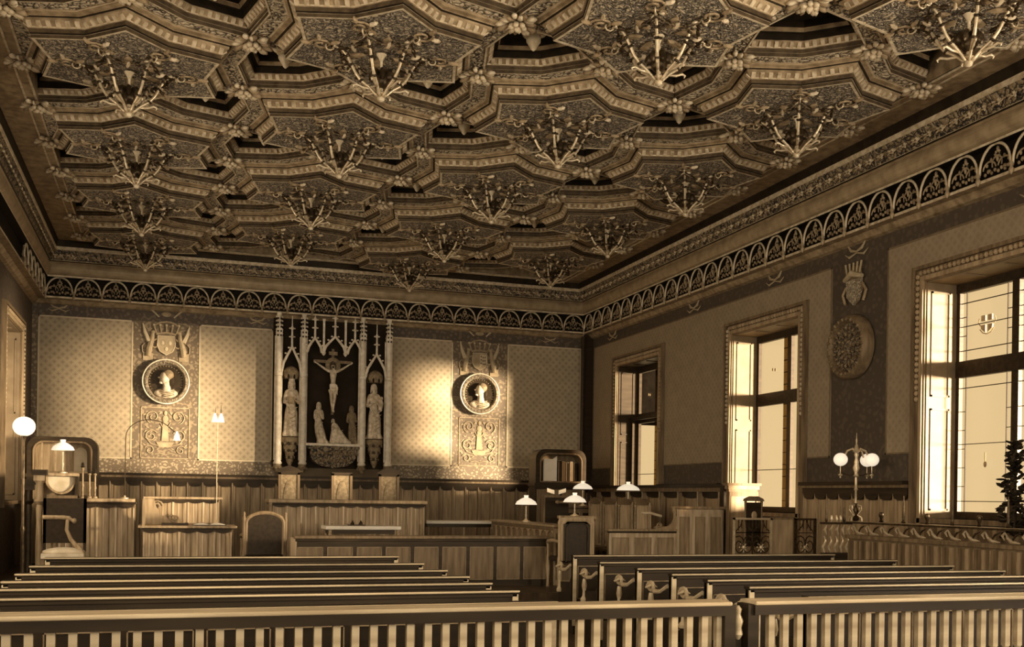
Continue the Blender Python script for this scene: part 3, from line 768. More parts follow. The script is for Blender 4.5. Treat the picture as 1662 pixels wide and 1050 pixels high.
# ------------------------------------------------------------------ medallions
M['relief_dark'] = carved('relief_dark', (60, 48, 30), (150, 126, 84), 16, .5)
M['medal_rim'] = carved('medallion_rim', (84, 67, 43), (196, 172, 126), 24, .45, (.3, .6))
def roundel(name, label, loc, rz, mirror, kind, group):
    t = thing(name, label, 'medallion', loc, rz, group, True)
    r = .455
    MB().lathe([(r, -.001), (r, -.10), (r - .035, -.15), (r - .075, -.16), (r - .10, -.12), (r - .115, -.10), (r - .12, -.08), (.0, -.06)], n=48, m='medal_rim' if kind else 'oak_mid', axis='y').build('rim', t, True)
    b = MB()
    if kind:
        b.lathe([(.335, -.10), (.33, -.085), (.2, -.07), (.0, -.065)], n=40, m='dark_relief', axis='y').build('ground', t, True)
        b = MB()
        for k in range(36):
            a = k * PI / 18; b.ell((.315 * math.cos(a), -.10, .315 * math.sin(a)), (.016, .012, .010), 'stone_mid', (0, -a, 0), 6, 4)
        for k in range(30):
            a = k * PI / 15; b.ell((.385 * math.cos(a), -.158, .385 * math.sin(a)), (.022, .012, .012), 'stone_mid', (0, -a, 0), 6, 4)
        b.tube([(.445 * math.cos(i * PI / 24), -.135, .445 * math.sin(i * PI / 24)) for i in range(48)], .014, 6, 'stone', closed=True)
        b.build('bead_ring', t, True)
        s = mirror
        # bust in relief: shoulders, neck, turned head with cap of hair
        b = MB(); b.ell((.0, -.10, -.20), (.20, .07, .085), 'statue', None, 14, 8)
        b.tube([(s * .01, -.13, -.17), (s * .01, -.14, -.08), (s * .0, -.15, .0)], [.085, .06, .065], 10, 'statue')
        b.ell((s * -.015, -.17, .06), (.085, .085, .115), 'statue', (0, s * .12, 0), 16, 10)
        b.ell((s * -.105, -.18, .055), (.028, .022, .016), 'statue', (0, s * .6, 0), 8, 5)      # nose
        b.ell((s * -.085, -.18, .01), (.022, .02, .01), 'statue', None, 8, 5); b.ell((s * -.075, -.18, -.025), (.035, .03, .025), 'statue', None, 8, 5)
        b.ell((s * -.07, -.21, .075), (.016, .01, .01), 'dark_relief', None, 6, 4); b.ell((s * -.065, -.21, .098), (.03, .012, .009), 'statue', None, 6, 4)
        b.ell((s * .035, -.215, .05), (.014, .01, .028), 'statue', None, 6, 4)
        b.build('bust', t, True)
        b = MB(); b.ell((s * .03, -.16, .105), (.10, .095, .095), 'stone_mid', (0, s * -.3, 0), 14, 8); b.ell((s * .085, -.14, .02), (.05, .07, .11), 'dark_relief', None, 10, 7)
        b.build('hair', t, True)
        b = MB()
        for k in range(4): b.tube([(s * (-.12 + .02 * k), -.155, -.15 - .03 * k), (0, -.19, -.17 - .03 * k), (s * .14, -.15, -.13 - .03 * k)], .010, 5, 'stone_mid')
        b.build('collar', t, True)
        for q in t.children:
            if q.name.split('.')[0] in ('bust', 'hair', 'collar'): q.scale = (1.18, 1.1, 1.18)
    else:
        b.lathe([(.335, -.10), (.3, -.11), (.27, -.08), (.22, -.10), (.18, -.07), (.12, -.10), (.08, -.13), (.0, -.16)], n=40, m='relief_dark', axis='y').build('ground', t, True)
        b = MB()
        for R, n in ((.385, 26), (.27, 20), (.17, 12), (.09, 8)):
            for k in range(n):
                a = k * 2 * PI / n; b.ell((R * math.cos(a), -.13 - (.03 if R > .3 else 0), R * math.sin(a)), (.03, .025, .018), 'stone_mid' if k % 2 else 'oak_mid', (0, -a, 0), 6, 4)
        b.build('leaf_ring', t, True)
    return t
roundel('medallion', 'round stone portrait medallion on the back wall left of the crucifix', (-.085, D - .014, 3.80), 0, 1, 1, 'portrait medallions on the back wall')
roundel('medallion', 'round stone portrait medallion on the back wall right of the crucifix', (6.515, D - .014, 3.85), 0, 1, 1, 'portrait medallions on the back wall')
roundel('medallion', 'round leafy medallion high on the right wall between the two large windows', (XR - .02, 12.42, 3.77), -PI / 2, 1, 0, None)

# ------------------------------------------------------------------ altarpiece
AP = thing('altarpiece', 'gothic stone altarpiece with slim columns and pinnacled canopies on the back wall', 'altarpiece', (3.28, D - .015, 2.3)); AP.scale = (1.02, 1, 1.02)
def L(x, y, z): return (x - 3.28, y, z - 2.3)
b = MB().box(2.06 - 3.28, 4.5 - 3.28, -.05, 0, .0, 3.12, 'niche')
b.box(2.70 - 3.28, 3.84 - 3.28, -.07, -.05, .45, 2.3, 'niche')
b.build('backing', AP)
for cx in (2.15, 2.65, 3.86, 4.41):
    b = MB(); x = cx - 3.28
    prof_ = [(.08, .06), (.09, .08), (.07, .12), (.062, .14), (.062, .86), (.078, .88), (.078, .91), (.062, .93), (.062, 1.84), (.082, 1.86), (.082, 1.91), (.062, 1.93), (.060, 2.68)]
    b.lathe(prof_, (x, -.30, 0), 12, 'stone')
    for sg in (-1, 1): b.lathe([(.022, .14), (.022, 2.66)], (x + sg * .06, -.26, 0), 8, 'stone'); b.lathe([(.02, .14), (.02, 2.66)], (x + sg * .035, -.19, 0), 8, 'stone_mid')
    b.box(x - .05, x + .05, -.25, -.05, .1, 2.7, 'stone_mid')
    b.build('column', AP, True)
    b = MB()                                                          # crocketed pinnacle above the shaft
    b.box(x - .06, x + .06, -.36, -.24, 2.66, 2.76, 'stone')
    for k in range(4):
        b.prism([(x - .07, 2.74), (x + .07, 2.74), (x, 2.92)], 'y', -.37 + .04 * k, -.34 + .04 * k, 'stone')
    b.lathe([(.05, 2.76), (.04, 2.9), (.035, 3.05), (.05, 3.08), (.05, 3.13)], (x, -.3, 0), 8, 'stone')
    for k in range(5):
        for sg in (-1, 1): b.ell((x + sg * .055, -.33, 2.70 + .085 * k), (.024, .024, .018), 'stone', (0, sg * .6, 0), 6, 4); b.ell((x + sg * .03, -.37, 2.66 + .085 * k), (.016, .016, .022), 'niche', None, 6, 4)
    b.build('pinnacle', AP, True)
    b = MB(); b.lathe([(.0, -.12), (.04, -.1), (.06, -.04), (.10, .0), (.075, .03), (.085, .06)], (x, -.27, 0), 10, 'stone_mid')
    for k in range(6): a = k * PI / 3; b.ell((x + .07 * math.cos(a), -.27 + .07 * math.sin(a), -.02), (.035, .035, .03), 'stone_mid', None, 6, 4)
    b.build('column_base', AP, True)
def canopy(cx, half, zs, za, name, big=False):
    b = MB(); x = cx - 3.28; zs -= 2.3; za -= 2.3
    for sg in (-1, 1):                                                # ogee arch with crockets
        P = [(x + sg * half, -.32, zs), (x + sg * half * .80, -.35, zs + (za - zs) * .38), (x + sg * half * .42, -.37, zs + (za - zs) * .68), (x + sg * half * .12, -.38, zs + (za - zs) * .9), (x, -.38, za)]
        b.tube(P, [.03, .028, .026, .024, .024], 7, 'stone')
        for p in P[1:4]: b.ell((p[0] + sg * .04, p[1], p[2] + .03), (.024, .02, .02), 'stone', None, 6, 4)
    b.lathe([(.022, za - .02), (.02, za + .18), (.045, za + .2), (.02, za + .23), (.018, za + .34), (.04, za + .37), (.012, za + .42), (.008, min(za + .62, 3.1))], (x, -.38, 0), 8, 'stone')
    for sg in (-1, 1):
        for k in (0, 1): b.ell((x + sg * .045, -.38, za + .2 + .17 * k), (.022, .018, .016), 'stone', None, 6, 4)
    b.build(name, AP, True)
canopy(2.40, .20, 4.22, 4.74, 'canopy'); canopy(4.135, .22, 4.2, 4.68, 'canopy')
for x0, hf in ((2.86, .15), (3.27, .23), (3.68, .15)): canopy(x0, hf, 4.66, 4.95 if hf < .2 else 5.0, 'canopy')
for cx in (2.4, 4.135):
    b = MB(); x = cx - 3.28                                           # little vaulted hood over each saint
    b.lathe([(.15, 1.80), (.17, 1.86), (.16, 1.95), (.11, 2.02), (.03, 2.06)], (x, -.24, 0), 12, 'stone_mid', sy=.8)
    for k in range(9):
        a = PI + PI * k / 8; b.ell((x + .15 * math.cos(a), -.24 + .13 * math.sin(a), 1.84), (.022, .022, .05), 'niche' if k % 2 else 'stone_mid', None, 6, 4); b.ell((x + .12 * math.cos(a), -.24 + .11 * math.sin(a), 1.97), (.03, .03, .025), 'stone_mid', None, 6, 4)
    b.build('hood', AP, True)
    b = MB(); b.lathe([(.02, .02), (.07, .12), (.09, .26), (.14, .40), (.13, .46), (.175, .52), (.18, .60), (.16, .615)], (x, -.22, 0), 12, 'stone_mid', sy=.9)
    for k in range(18):
        a = PI + PI * (k % 6 + .5) / 6; zz = .2 + .14 * (k // 6); R = .08 + .035 * (k // 6); b.ell((x + R * math.cos(a), -.22 + R * math.sin(a), zz), (.03, .03, .035), 'stone_mid' if k % 2 else 'dark_relief', None, 6, 4)
    b.build('console', AP, True)
for px_ in (3.045, 3.49):                                             # hanging shafts between the middle canopies
    b = MB().lathe([(.008, 2.3), (.035, 2.33), (.045, 2.37), (.025, 2.4), (.025, 3.0), (.035, 3.05)], (px_ - 3.28, -.34, 0), 8, 'stone')
    b.build('hanging_shaft', AP, True)
b = MB()
b.prism([(-.56, .47), (.56, .47), (.54, .40), (.47, .38), (.46, .22), (.40, .12), (.26, .04), (.0, .0), (-.26, .04), (-.40, .12), (-.46, .22), (-.47, .38), (-.54, .40)], 'y', -.34, -.05, 'frieze')
b.box(2.70 - 3.28, 3.86 - 3.28, -.40, -.05, .45, .50, 'stone')
for k in range(26):
    x = -.46 + (k % 13) * .077; z = .30 if k < 13 else .15
    if abs(x) > (.55 if k < 13 else .38): continue
    b.ell((x, -.35, z), (.032, .03, .04), 'stone_mid' if k % 2 else 'oak_mid', (0, k, 0), 6, 4)
b.build('console', AP, True)

# ---- carved figures
def skin_body(name, joints, edges, mat, parent, sub=2):
    me = bpy.data.meshes.new(name); me.from_pydata([j[:3] for j in joints], edges, []); me.materials.append(M[mat])
    o = bpy.data.objects.new(name, me); COL.objects.link(o); o.parent = parent
    o.modifiers.new('skin', 'SKIN')
    if not me.skin_vertices: me.skin_vertices.new() if hasattr(me.skin_vertices, 'new') else None
    if me.skin_vertices:
        for i, j in enumerate(joints):
            s = me.skin_vertices[0].data[i]; s.radius = (j[3], j[3] if len(j) < 5 else j[4]); s.use_root = (i == 0)
    m = o.modifiers.new('sub', 'SUBSURF'); m.levels = sub; m.render_levels = sub
    o.modifiers['skin'].use_smooth_shade = True
    return o
def hand(J, E, wrist, d, spread, s=1.0):
    """palm, four unequal fingers and a thumb leaving the side of the palm; d: finger direction, spread: across"""
    w = Vector(J[wrist][:3]); d = Vector(d).normalized(); sp = Vector(spread).normalized(); k = len(J)
    palm = w + d * .030 * s; J.append((*palm, .013 * s, .009 * s)); E.append((wrist, k))
    for n, (off, ln) in enumerate(((-.013, .030), (-.005, .036), (.004, .034), (.012, .026))):
        a = palm + d * .012 * s + sp * off * s; b2 = a + d * ln * .55 * s + Vector((0, -.002, 0)); c = a + d * ln * s + Vector((0, -.008 * s, 0)) + sp * off * .2 * s
        i = len(J); J += [(*a, .0042 * s), (*b2, .004 * s), (*c, .0032 * s)]; E += [(k, i), (i, i + 1), (i + 1, i + 2)]
    a = w + d * .014 * s - sp * .012 * s; b2 = a - sp * .014 * s + d * .012 * s; c = b2 + d * .013 * s - sp * .003 * s
    i = len(J); J += [(*a, .005 * s), (*b2, .0045 * s), (*c, .0036 * s)]; E += [(wrist, i), (i, i + 1), (i + 1, i + 2)]
cru = thing('crucifix', 'carved crucifix with pale figure of Christ in the middle niche of the altarpiece', 'crucifix', (3.25, D - .3, 3.45))
b = MB().box(-.025, .025, .02, .06, -.05, 1.33, 'oak_mid').box(-.40, .40, .02, .06, 1.03, 1.09, 'oak_mid').box(-.09, .09, .0, .03, 1.20, 1.27, 'stone_mid')
b.build('cross', cru)
b = MB().lathe([(.0, .012), (.15, .012), (.16, .02), (.0, .02)], (0, 0, .99), 20, 'stone_mid', axis='y'); b.build('halo', cru, True)
J = [(0, -.02, .52, .058, .045), (0, -.03, .64, .048, .038), (0, -.035, .76, .072, .048), (0, -.03, .845, .06, .04), (.0, -.035, .89, .028), (-.008, -.05, .95, .045, .048), (-.01, -.052, 1.0, .04, .046),
     (-.10, -.02, .86, .034), (-.21, -.01, .925, .025), (-.32, -.005, 1.00, .017), (-.355, -.01, 1.02, .011),
     (.10, -.02, .86, .034), (.21, -.01, .925, .025), (.32, -.005, 1.00, .017), (.355, -.01, 1.02, .011),
     (-.035, -.035, .46, .045), (-.045, -.085, .29, .032), (-.02, -.05, .14, .026), (-.01, -.04, .045, .017), (-.012, -.085, -.01, .014),
     (.035, -.035, .46, .045), (.03, -.10, .29, .032), (.012, -.07, .14, .026), (.01, -.055, .045, .017), (.014, -.095, -.01, .014)]
E_ = [(0, 1), (1, 2), (2, 3), (3, 4), (4, 5), (5, 6), (3, 7), (7, 8), (8, 9), (9, 10), (3, 11), (11, 12), (12, 13), (13, 14), (0, 15), (15, 16), (16, 17), (17, 18), (18, 19), (0, 20), (20, 21), (21, 22), (22, 23), (23, 24)]
hand(J, E_, 10, (-.8, 0, .6), (.6, 0, .8), .9); hand(J, E_, 14, (.8, 0, .6), (-.6, 0, .8), .9)
skin_body('figure', J, E_, 'statue', cru)
b = MB().ell((-.012, -.035, 1.01), (.05, .05, .055), 'dark_relief', None, 12, 8)
for sg in (-1, 1): b.tube([(-.01 + sg * .04, -.05, 1.0), (-.01 + sg * .05, -.055, .94), (-.01 + sg * .045, -.05, .89)], [.018, .016, .008], 6, 'dark_relief')
b.ell((-.012, -.098, .935), (.024, .014, .026), 'dark_relief', None, 8, 6); b.ell((-.012, -.105, .967), (.008, .012, .016), 'statue', None, 6, 4)
for sg in (-1, 1): b.ell((-.012 + sg * .017, -.098, .982), (.008, .005, .005), 'dark_relief', None, 6, 4)
b.tube([(-.012 + .048 * math.cos(a * PI / 6), -.045 + .05 * math.sin(a * PI / 6), 1.03) for a in range(12)], .008, 5, 'oak_mid', closed=True)
b.build('hair', cru, True)
b = MB()
lc = []
for i in range(7):
    z = .585 - i * .028; w = .068 + .006 * math.sin(i); lc.append((w, z))
b.lathe(lc, (0, -.025, 0), 16, 'stone', sy=.78)
b.tube([(.06, -.05, .57), (.085, -.06, .50), (.075, -.06, .42), (.09, -.06, .36)], [.02, .022, .018, .006], 6, 'stone')
for k in range(4): b.tube([(-.065, -.05, .56 - .03 * k), (0, -.083, .54 - .034 * k), (.065, -.05, .57 - .02 * k)], .006, 5, 'stone')
b.build('loincloth', cru, True)

def robed(name, label, loc, h, lean=(0, 0), mat='statue', crown=False, group=None, veil=True, kneel=False, trail=0, face=(0, -1), arms='pray', book=False, cat='statue', rz=0):
    t = thing(name, label, cat, loc, rz, group); s = h / 1.0
    b = MB(); n = 28; rings = []
    if kneel: pr = [(.0, .34, .22, .06), (.07, .36, .22, .05), (.2, .31, .19, .02), (.36, .23, .15, -.01), (.5, .17, .12, -.05), (.62, .14, .10, -.08), (.71, .10, .08, -.10), (.76, .045, .045, -.10)]
    else: pr = [(.0, .13, .12, 0), (.02, .14, .13, 0), (.10, .115, .105, 0), (.25, .11, .095, -.005), (.42, .098, .085, -.01), (.54, .074, .062, -.01), (.60, .072, .06, -.01), (.68, .088, .066, -.005), (.75, .098, .06, 0), (.79, .07, .045, 0), (.81, .032, .03, -.003), (.835, .028, .028, -.003)]
    for i, (z, rx, ry, oy) in enumerate(pr):
        for k in range(n):
            a = 2 * PI * k / n; fold = 1 + (.16 * math.sin(7 * a + i * .45) + .07 * math.sin(11 * a - i)) * max(0, 1 - z / .75) + (.03 * math.sin(9 * a) if z > .5 else 0)
            rings.append(((rx * fold * math.cos(a) + lean[0] * z + trail * max(0, 1 - z / .5) ** 1.5) * s, (ry * fold * math.sin(a) + oy + lean[1] * z) * s, z * s))
    k0 = len(pr)
    b.add(rings, [(i * n + j, i * n + (j + 1) % n, (i + 1) * n + (j + 1) % n, (i + 1) * n + j) for i in range(k0 - 1) for j in range(n)] + [tuple(reversed(range(n))), tuple(range((k0 - 1) * n, k0 * n))], mat)
    zt, oy = pr[-1][0], pr[-1][3]; hx, hy, hz = lean[0] * .9 * s, (oy + lean[1] * .9 - .008) * s, (zt + .075) * s
    # diagonal mantle folds
    for k in range(5): b.tube([((-.10 + .01 * k) * s + lean[0] * .5 * s, (-.06 + oy * .5) * s, (.62 - .06 * k) * s), (0, (-.125 + oy * .3) * s, (.44 - .07 * k) * s), ((.11 - .005 * k) * s, (-.07 + oy * .3) * s, (.50 - .07 * k) * s)], [.010 * s, .016 * s, .008 * s], 6, mat)
    b.build('robe', t, True)
    # one continuous body: neck, head, shoulders, bent arms with hands
    sh = .78 if not kneel else .68
    J = [(lean[0] * sh * s, (oy * .9 + lean[1] * sh) * s, (sh - .03) * s, .05 * s), (lean[0] * sh * s, (oy + lean[1] * sh) * s, (sh + .04) * s, .035 * s), (hx, hy + .004 * s, hz - .03 * s, .034 * s), (hx, hy, hz + .005 * s, .048 * s), (hx, hy, hz + .035 * s, .038 * s)]
    Ed = [(0, 1), (1, 2), (2, 3), (3, 4)]
    for sg in (-1, 1):
        i = len(J); bx, by = lean[0] * sh * s, (oy + lean[1] * sh) * s
        if arms == 'pray' : el, wr, dr = (sg * .10, -.07, sh - .21), (sg * .018, -.145, sh - .10), (0, -.25, .95)
        elif arms == 'hold': el, wr, dr = (sg * .125, -.05, sh - .22), (sg * .05, -.135, sh - .17), (-sg * .6, -.5, .3)
        else: el, wr, dr = (sg * .12, -.03, sh - .22), ((-.03 if sg > 0 else -.08), -.13, sh - (.12 if sg > 0 else .24)), (-.7, -.3, .4)
        J += [(bx + sg * .085 * s, by, (sh - .01) * s, .036 * s), (bx + el[0] * s, by + el[1] * s, el[2] * s, .028 * s), (bx + wr[0] * s, by + wr[1] * s, wr[2] * s, .015 * s)]
        Ed += [(0, i), (i, i + 1), (i + 1, i + 2)]
        hand(J, Ed, i + 2, dr, (0, 0, 1) if arms != 'pray' else (sg, 0, 0), s * .85)
    skin_body('body', J, Ed, mat, t, 2)
    b = MB()
    b.ell((hx, hy - .048 * s, hz + .0), (.008 * s, .014 * s, .014 * s), mat, None, 6, 4)
    b.ell((hx, hy - .046 * s, hz - .022 * s), (.014 * s, .006 * s, .004 * s), mat, None, 6, 4)
    for sg in (-1, 1): b.ell((hx + sg * .017 * s, hy - .045 * s, hz + .012 * s), (.009 * s, .005 * s, .004 * s), 'stone_mid', None, 6, 4)
    b.build('face', t, True)
    b = MB(); hm = 'statue' if veil else 'stone_mid'
    b.ell((hx, hy + .012 * s, hz + .018 * s), (.056 * s, .052 * s, .058 * s), hm, None, 14, 8)
    for sg in (-1, 1): b.tube([(hx + sg * .046 * s, hy, hz + .01 * s), (hx + sg * .046 * s, hy + .012 * s, hz - .045 * s), (hx + sg * .055 * s, hy + .015 * s, hz - .09 * s)], [.014 * s, .016 * s, .010 * s], 7, hm)
    b.build('veil' if veil else 'hair', t, True)
    if crown:
        b = MB(); b.lathe([(.050 * s, 0), (.058 * s, .05 * s), (.05 * s, .05 * s), (.045 * s, .0)], (hx, hy, hz + .045 * s), 12, 'stone')
        for k in range(8): a = k * PI / 4; b.ell((hx + .056 * s * math.cos(a), hy + .056 * s * math.sin(a), hz + .10 * s), (.008 * s, .008 * s, .018 * s), 'stone', None, 6, 4)
        b.build('crown', t, True)
    if book: MB().box(-.045 * s, .045 * s, -.19 * s, -.14 * s, (sh - .23) * s, (sh - .11) * s, 'stone_mid').build('held_book', t)
    return t
robed('statue', 'crowned robed saint statue in the left side niche of the altarpiece', (2.40, D - .24, 2.925), 1.22, (.02, 0), crown=True, arms='hold', book=True, group='robed saints of the altarpiece')
sr = robed('statue', 'robed saint statue holding a child in the right side niche of the altarpiece', (4.135, D - .24, 2.925), 1.2, (-.02, 0), arms='hold', group='robed saints of the altarpiece')
b = MB(); b.ell((.12, -.13, .86), (.035, .035, .042), 'statue'); b.tube([(.12, -.12, .83), (.12, -.13, .76), (.10, -.14, .68), (.09, -.14, .6)], [.02, .045, .05, .04], 10, 'statue'); b.build('child', sr, True)
robed('statue', 'standing veiled mourner statue left below the crucifix', (2.96, D - .24, 2.805), .88, (.02, 0), arms='pray', trail=.14, group='mourners below the crucifix')
robed('statue', 'standing long-haired mourner statue at the far right below the crucifix', (3.70, D - .16, 2.805), .84, (-.05, 0), veil=False, arms='other', group='mourners below the crucifix', mat='stone_mid')
robed('statue', 'kneeling mourner statue bent forward right of the foot of the cross', (3.39, D - .38, 2.805), .56, (-.30, -.02), kneel=True, trail=.06, arms='pray', group='mourners below the crucifix')
# ------------------------------------------------------------------ joinery helpers
def panelled(b, x0, x1, z0, z1, y, n, d=.02, wood='oak', inner='oak_mid', sw=.05, edge='gilt_soft', rail=.07):
    """framed panelling on a face looking to -y at plane y"""
    b.box(x0, x1, y - d - .0015, y, z1 - rail, z1, wood).box(x0, x1, y - d - .0015, y, z0, z0 + rail, wood)
    p = (x1 - x0) / n
    for i in range(n + 1):
        c = x0 + i * p; b.box(max(x0, c - sw / 2), min(x1, c + sw / 2), y - d, y, z0 + .002, z1 - .002, wood)
    for i in range(n):
        a, c = x0 + i * p + sw / 2, x0 + (i + 1) * p - sw / 2
        b.box(a + .01, c - .01, y - d * .45, y, z0 + rail + .01, z1 - rail - .01, inner)
        for xa, xb, za, zb in ((a, a + .008, z0 + rail, z1 - rail), (c - .008, c, z0 + rail, z1 - rail), (a, c, z1 - rail - .008, z1 - rail), (a, c, z0 + rail, z0 + rail + .008)):
            b.box(xa, xb, y - d - .004, y - .001, za, zb, edge)
M['gilt_soft'] = plain('worn_edge', (170, 144, 98), (132, 108, 70), 10, .4)  # paler tone for panel edges and turned parts
def scallop(b, x0, x1, z, y, n, h=.06, d=.035, m='oak_dark'):
    p = (x1 - x0) / n
    for i in range(n):
        a = x0 + i * p
        b.prism([(a, z)] + arc((a + p / 2, z - .01), p / 2, 180, 360, 8, h / (p / 2)) + [(a + p, z)], 'y', y - d, y, m)
def boards(b, x0, x1, z0, z1, y, n, d=.02, ground='oak'):
    p = (x1 - x0) / n; b.box(x0, x1, y - .006, y, z0, z1, ground)
    for i in range(n + 1):
        c = x0 + i * p; b.box(max(x0, c - .014), min(x1, c + .014), y - d, y, z0, z1, 'oak_light')
        if i < n: b.box(c + p * .3, c + p * .36, y - d * .6, y, z0, z1, 'oak_light'); b.box(c + p * .62, c + p * .66, y - d * .6, y, z0, z1, 'oak_mid')

# ------------------------------------------------------------------ pews
PY = [11.25, 10.07, 9.15, 8.43, 7.78, 7.12, 6.34]
PZ = .92
def pew(x0, x1, y, label, aisle):
    t = thing('pew', label, 'pew', ((x0 + x1) / 2, y, 0), 0, 'public pews facing the bench', True)
    W = (x1 - x0) / 2
    b = MB().box(-W, W, 0, .03, .30, PZ - .03, 'pew_wood')
    panelled(b, -W + .02, W - .02, .32, PZ - .035, 0, max(3, int(2 * W / .42)), .02, 'pew_wood', 'pew_wood', .07, 'pew_line', .09)
    b.build('backrest', t)
    b = MB().box(-W - .01, W + .01, -.045, .045, PZ - .024, PZ, 'pew_wood').box(-W - .012, W + .012, -.05, -.04, PZ - .016, PZ - .001, 'pew_edge').box(-W, W, -.035, .04, PZ - .05, PZ - .024, 'pew_wood'); b.build('top_rail', t, bevel=.008)  # pale nosing strip paints the worn edge and its highlight
    MB().box(-W + .03, W - .03, .03, .38, .41, .44, 'pew_wood').build('seat', t)
    for sg in (-1, 1):
        b = MB(); xa, xb = (sg * W - (.0 if sg < 0 else .035), sg * W + (.035 if sg < 0 else 0))
        b.prism([(-.03, 0), (.46, 0), (.46, .46), (.40, .58), (.10, .60), (.045, .66), (.035, PZ - .05), (-.03, PZ - .05)], 'x', xa, xb, 'pew_wood')
        b.box(xa - .004, xb + .004, -.035, -.02, .1, PZ - .03, 'pew_edge')  # pale upright strip paints the bright line on the end edge
        b.build('end_panel', t)
        if aisle == sg or aisle == 0:
            b = MB(); x = sg * (W + .0)                               # turned support with a carved scroll for the hand
            b.lathe([(.04, .46), (.045, .49), (.022, .52), (.018, .58), (.03, .63), (.022, .69), (.018, .71)], (x, .40, 0), 10, 'pew_edge')
            b.tube([(x, .40 + .075 * (1 - .7 * i / 14) * math.cos(2.8 * PI * i / 14 - .4), .765 + .05 * (1 - .7 * i / 14) * math.sin(2.8 * PI * i / 14 - .4)) for i in range(15)], .019, 7, 'pew_edge')
            b.tube([(x, .33, .73), (x, .2, .74), (x, .06, .80)], [.022, .02, .02], 7, 'pew_edge')
            b.tube([(x - .06, .40, .76), (x, .37, .79), (x + .06, .40, .76)], [.008, .02, .008], 6, 'pew_edge')
            b.build('armrest', t, True)
    return t
M['pew_line'] = plain('pew_panel_edge', (150, 124, 82), (112, 90, 56), 10, .4)
for k, y in enumerate(PY):
    dsc = ['row nearest the court rail', 'second row from the court rail', 'third row from the court rail', 'fourth row from the court rail', 'fifth row from the court rail', 'sixth row from the court rail', 'row nearest the balustrade in front'][k]
    pew(-1.15, 2.40, y, 'dark wooden pew left of the aisle, ' + dsc, 1)
    pew(4.31 if k else 4.48, 8.03, y, 'dark wooden pew right of the aisle, ' + dsc, -1)

# ------------------------------------------------------------------ balustrade in front
def balustrade(x0, x1, label):
    t = thing('balustrade', label, 'balustrade', (x0, 5.27, 0)); W = x1 - x0; t.scale = (1, 1, .972)
    MB().box(0, W, -.11, .07, 1.025, 1.05, 'pew_edge').build('handrail', t, bevel=.008)
    MB().box(0, W, -.10, .05, .968, 1.025, 'pew_wood').build('fascia', t)
    MB().box(0, W, -.07, .03, .06, .14, 'pew_wood').build('bottom_rail', t)
    n = int(W / .094); p = W / n
    bm = MB().lathe([(.024, .14), (.024, .24), (.015, .26), (.027, .34), (.024, .44), (.013, .60), (.02, .62), (.02, .64), (.014, .66), (.014, .70), (.024, .72)], (0, -.03, 0), 8, 'pew_edge')
    bm.box(-.019, .019, -.049, -.011, .72, .968, 'pew_edge')
    me = bm.mesh('baluster')
    for i in range(n):
        o = bpy.data.objects.new('baluster', me); COL.objects.link(o); o.parent = t; o.location = ((i + .5) * p, 0, 0)
    for x in (0, W): MB().box(x - .035, x + .035, -.085, .04, 0, 1.03, 'pew_wood').build('end_post', t)
    return t
balustrade(-1.5, 3.03, 'long wooden balustrade with pale square balusters left of the gate gap')
balustrade(3.18, 6.6, 'wooden balustrade with pale square balusters right of the gate gap')
t = thing('gate_latch', 'small turned pale latch post in the gap of the front balustrade', 'latch', (3.105, 5.27, 0)); t.scale = (1, 1, .972)
MB().box(-.03, .03, -.03, .03, 0, .86, 'pew_wood').build('post', t)
MB().lathe([(.01, .82), (.03, .85), (.022, .89), (.032, .93), (.016, .97), (.022, 1.0), (.006, 1.02)], (0, -.04, 0), 10, 'pew_edge').build('knob', t, True)

# ------------------------------------------------------------------ court rail and benches
t = thing('court_rail', 'low panelled wooden barrier in front of the clerks, nine panels wide', 'barrier', (3.63, 15.1, .35)); W = 1.93
b = MB().box(-W, W, 0, .06, 0, .70, 'oak_mid'); b.build('body', t)
b = MB(); panelled(b, -W, W, 0, .70, 0, 9, .02, 'oak_dark', 'oak_mid', .06, 'gilt_soft', .10); b.build('panelling', t)
b = MB().box(-W - .02, W + .02, -.06, .12, .72, .765, 'oak_mid').box(-W, W, -.035, .09, .68, .72, 'oak_dark'); b.build('top_rail', t, bevel=.008)
MB().box(-W - .06, -W + .02, -.03, .09, 0, .74, 'oak').build('end_post', t)
t = thing('side_bench', 'panelled bench front with a row of little arches running back from the court rail', 'bench front', (5.66, 15.15, .35))
b = MB().box(0, .08, 0, 3.3, 0, .9, 'oak_mid').box(-.02, .28, 0, 3.3, .86, .90, 'oak_mid'); b.build('body', t)
MB().box(-.05, .32, -.04, 3.34, .90, .935, 'oak').build('top_rail', t, bevel=.006)
b = MB()
for i in range(11):
    y = i * .3; b.box(-.03, 0, y, y + .03, .1, .84, 'oak'); b.prism([(y + .03, .84)] + arc((y + .165, .76), .13, 180, 0, 8, .6)[::1] + [(y + .3, .84)], 'x', -.025, 0, 'oak')
b.box(-.02, 0, 0, 3.3, .45, .5, 'oak'); b.build('arcade', t)
b = MB().box(-.04, .28, -.05, 0, 0, .9, 'oak_mid'); panelled(b, -.04, .28, 0, .88, -.05, 1, .015, 'oak', 'oak_mid'); b.build('end_panel', t)
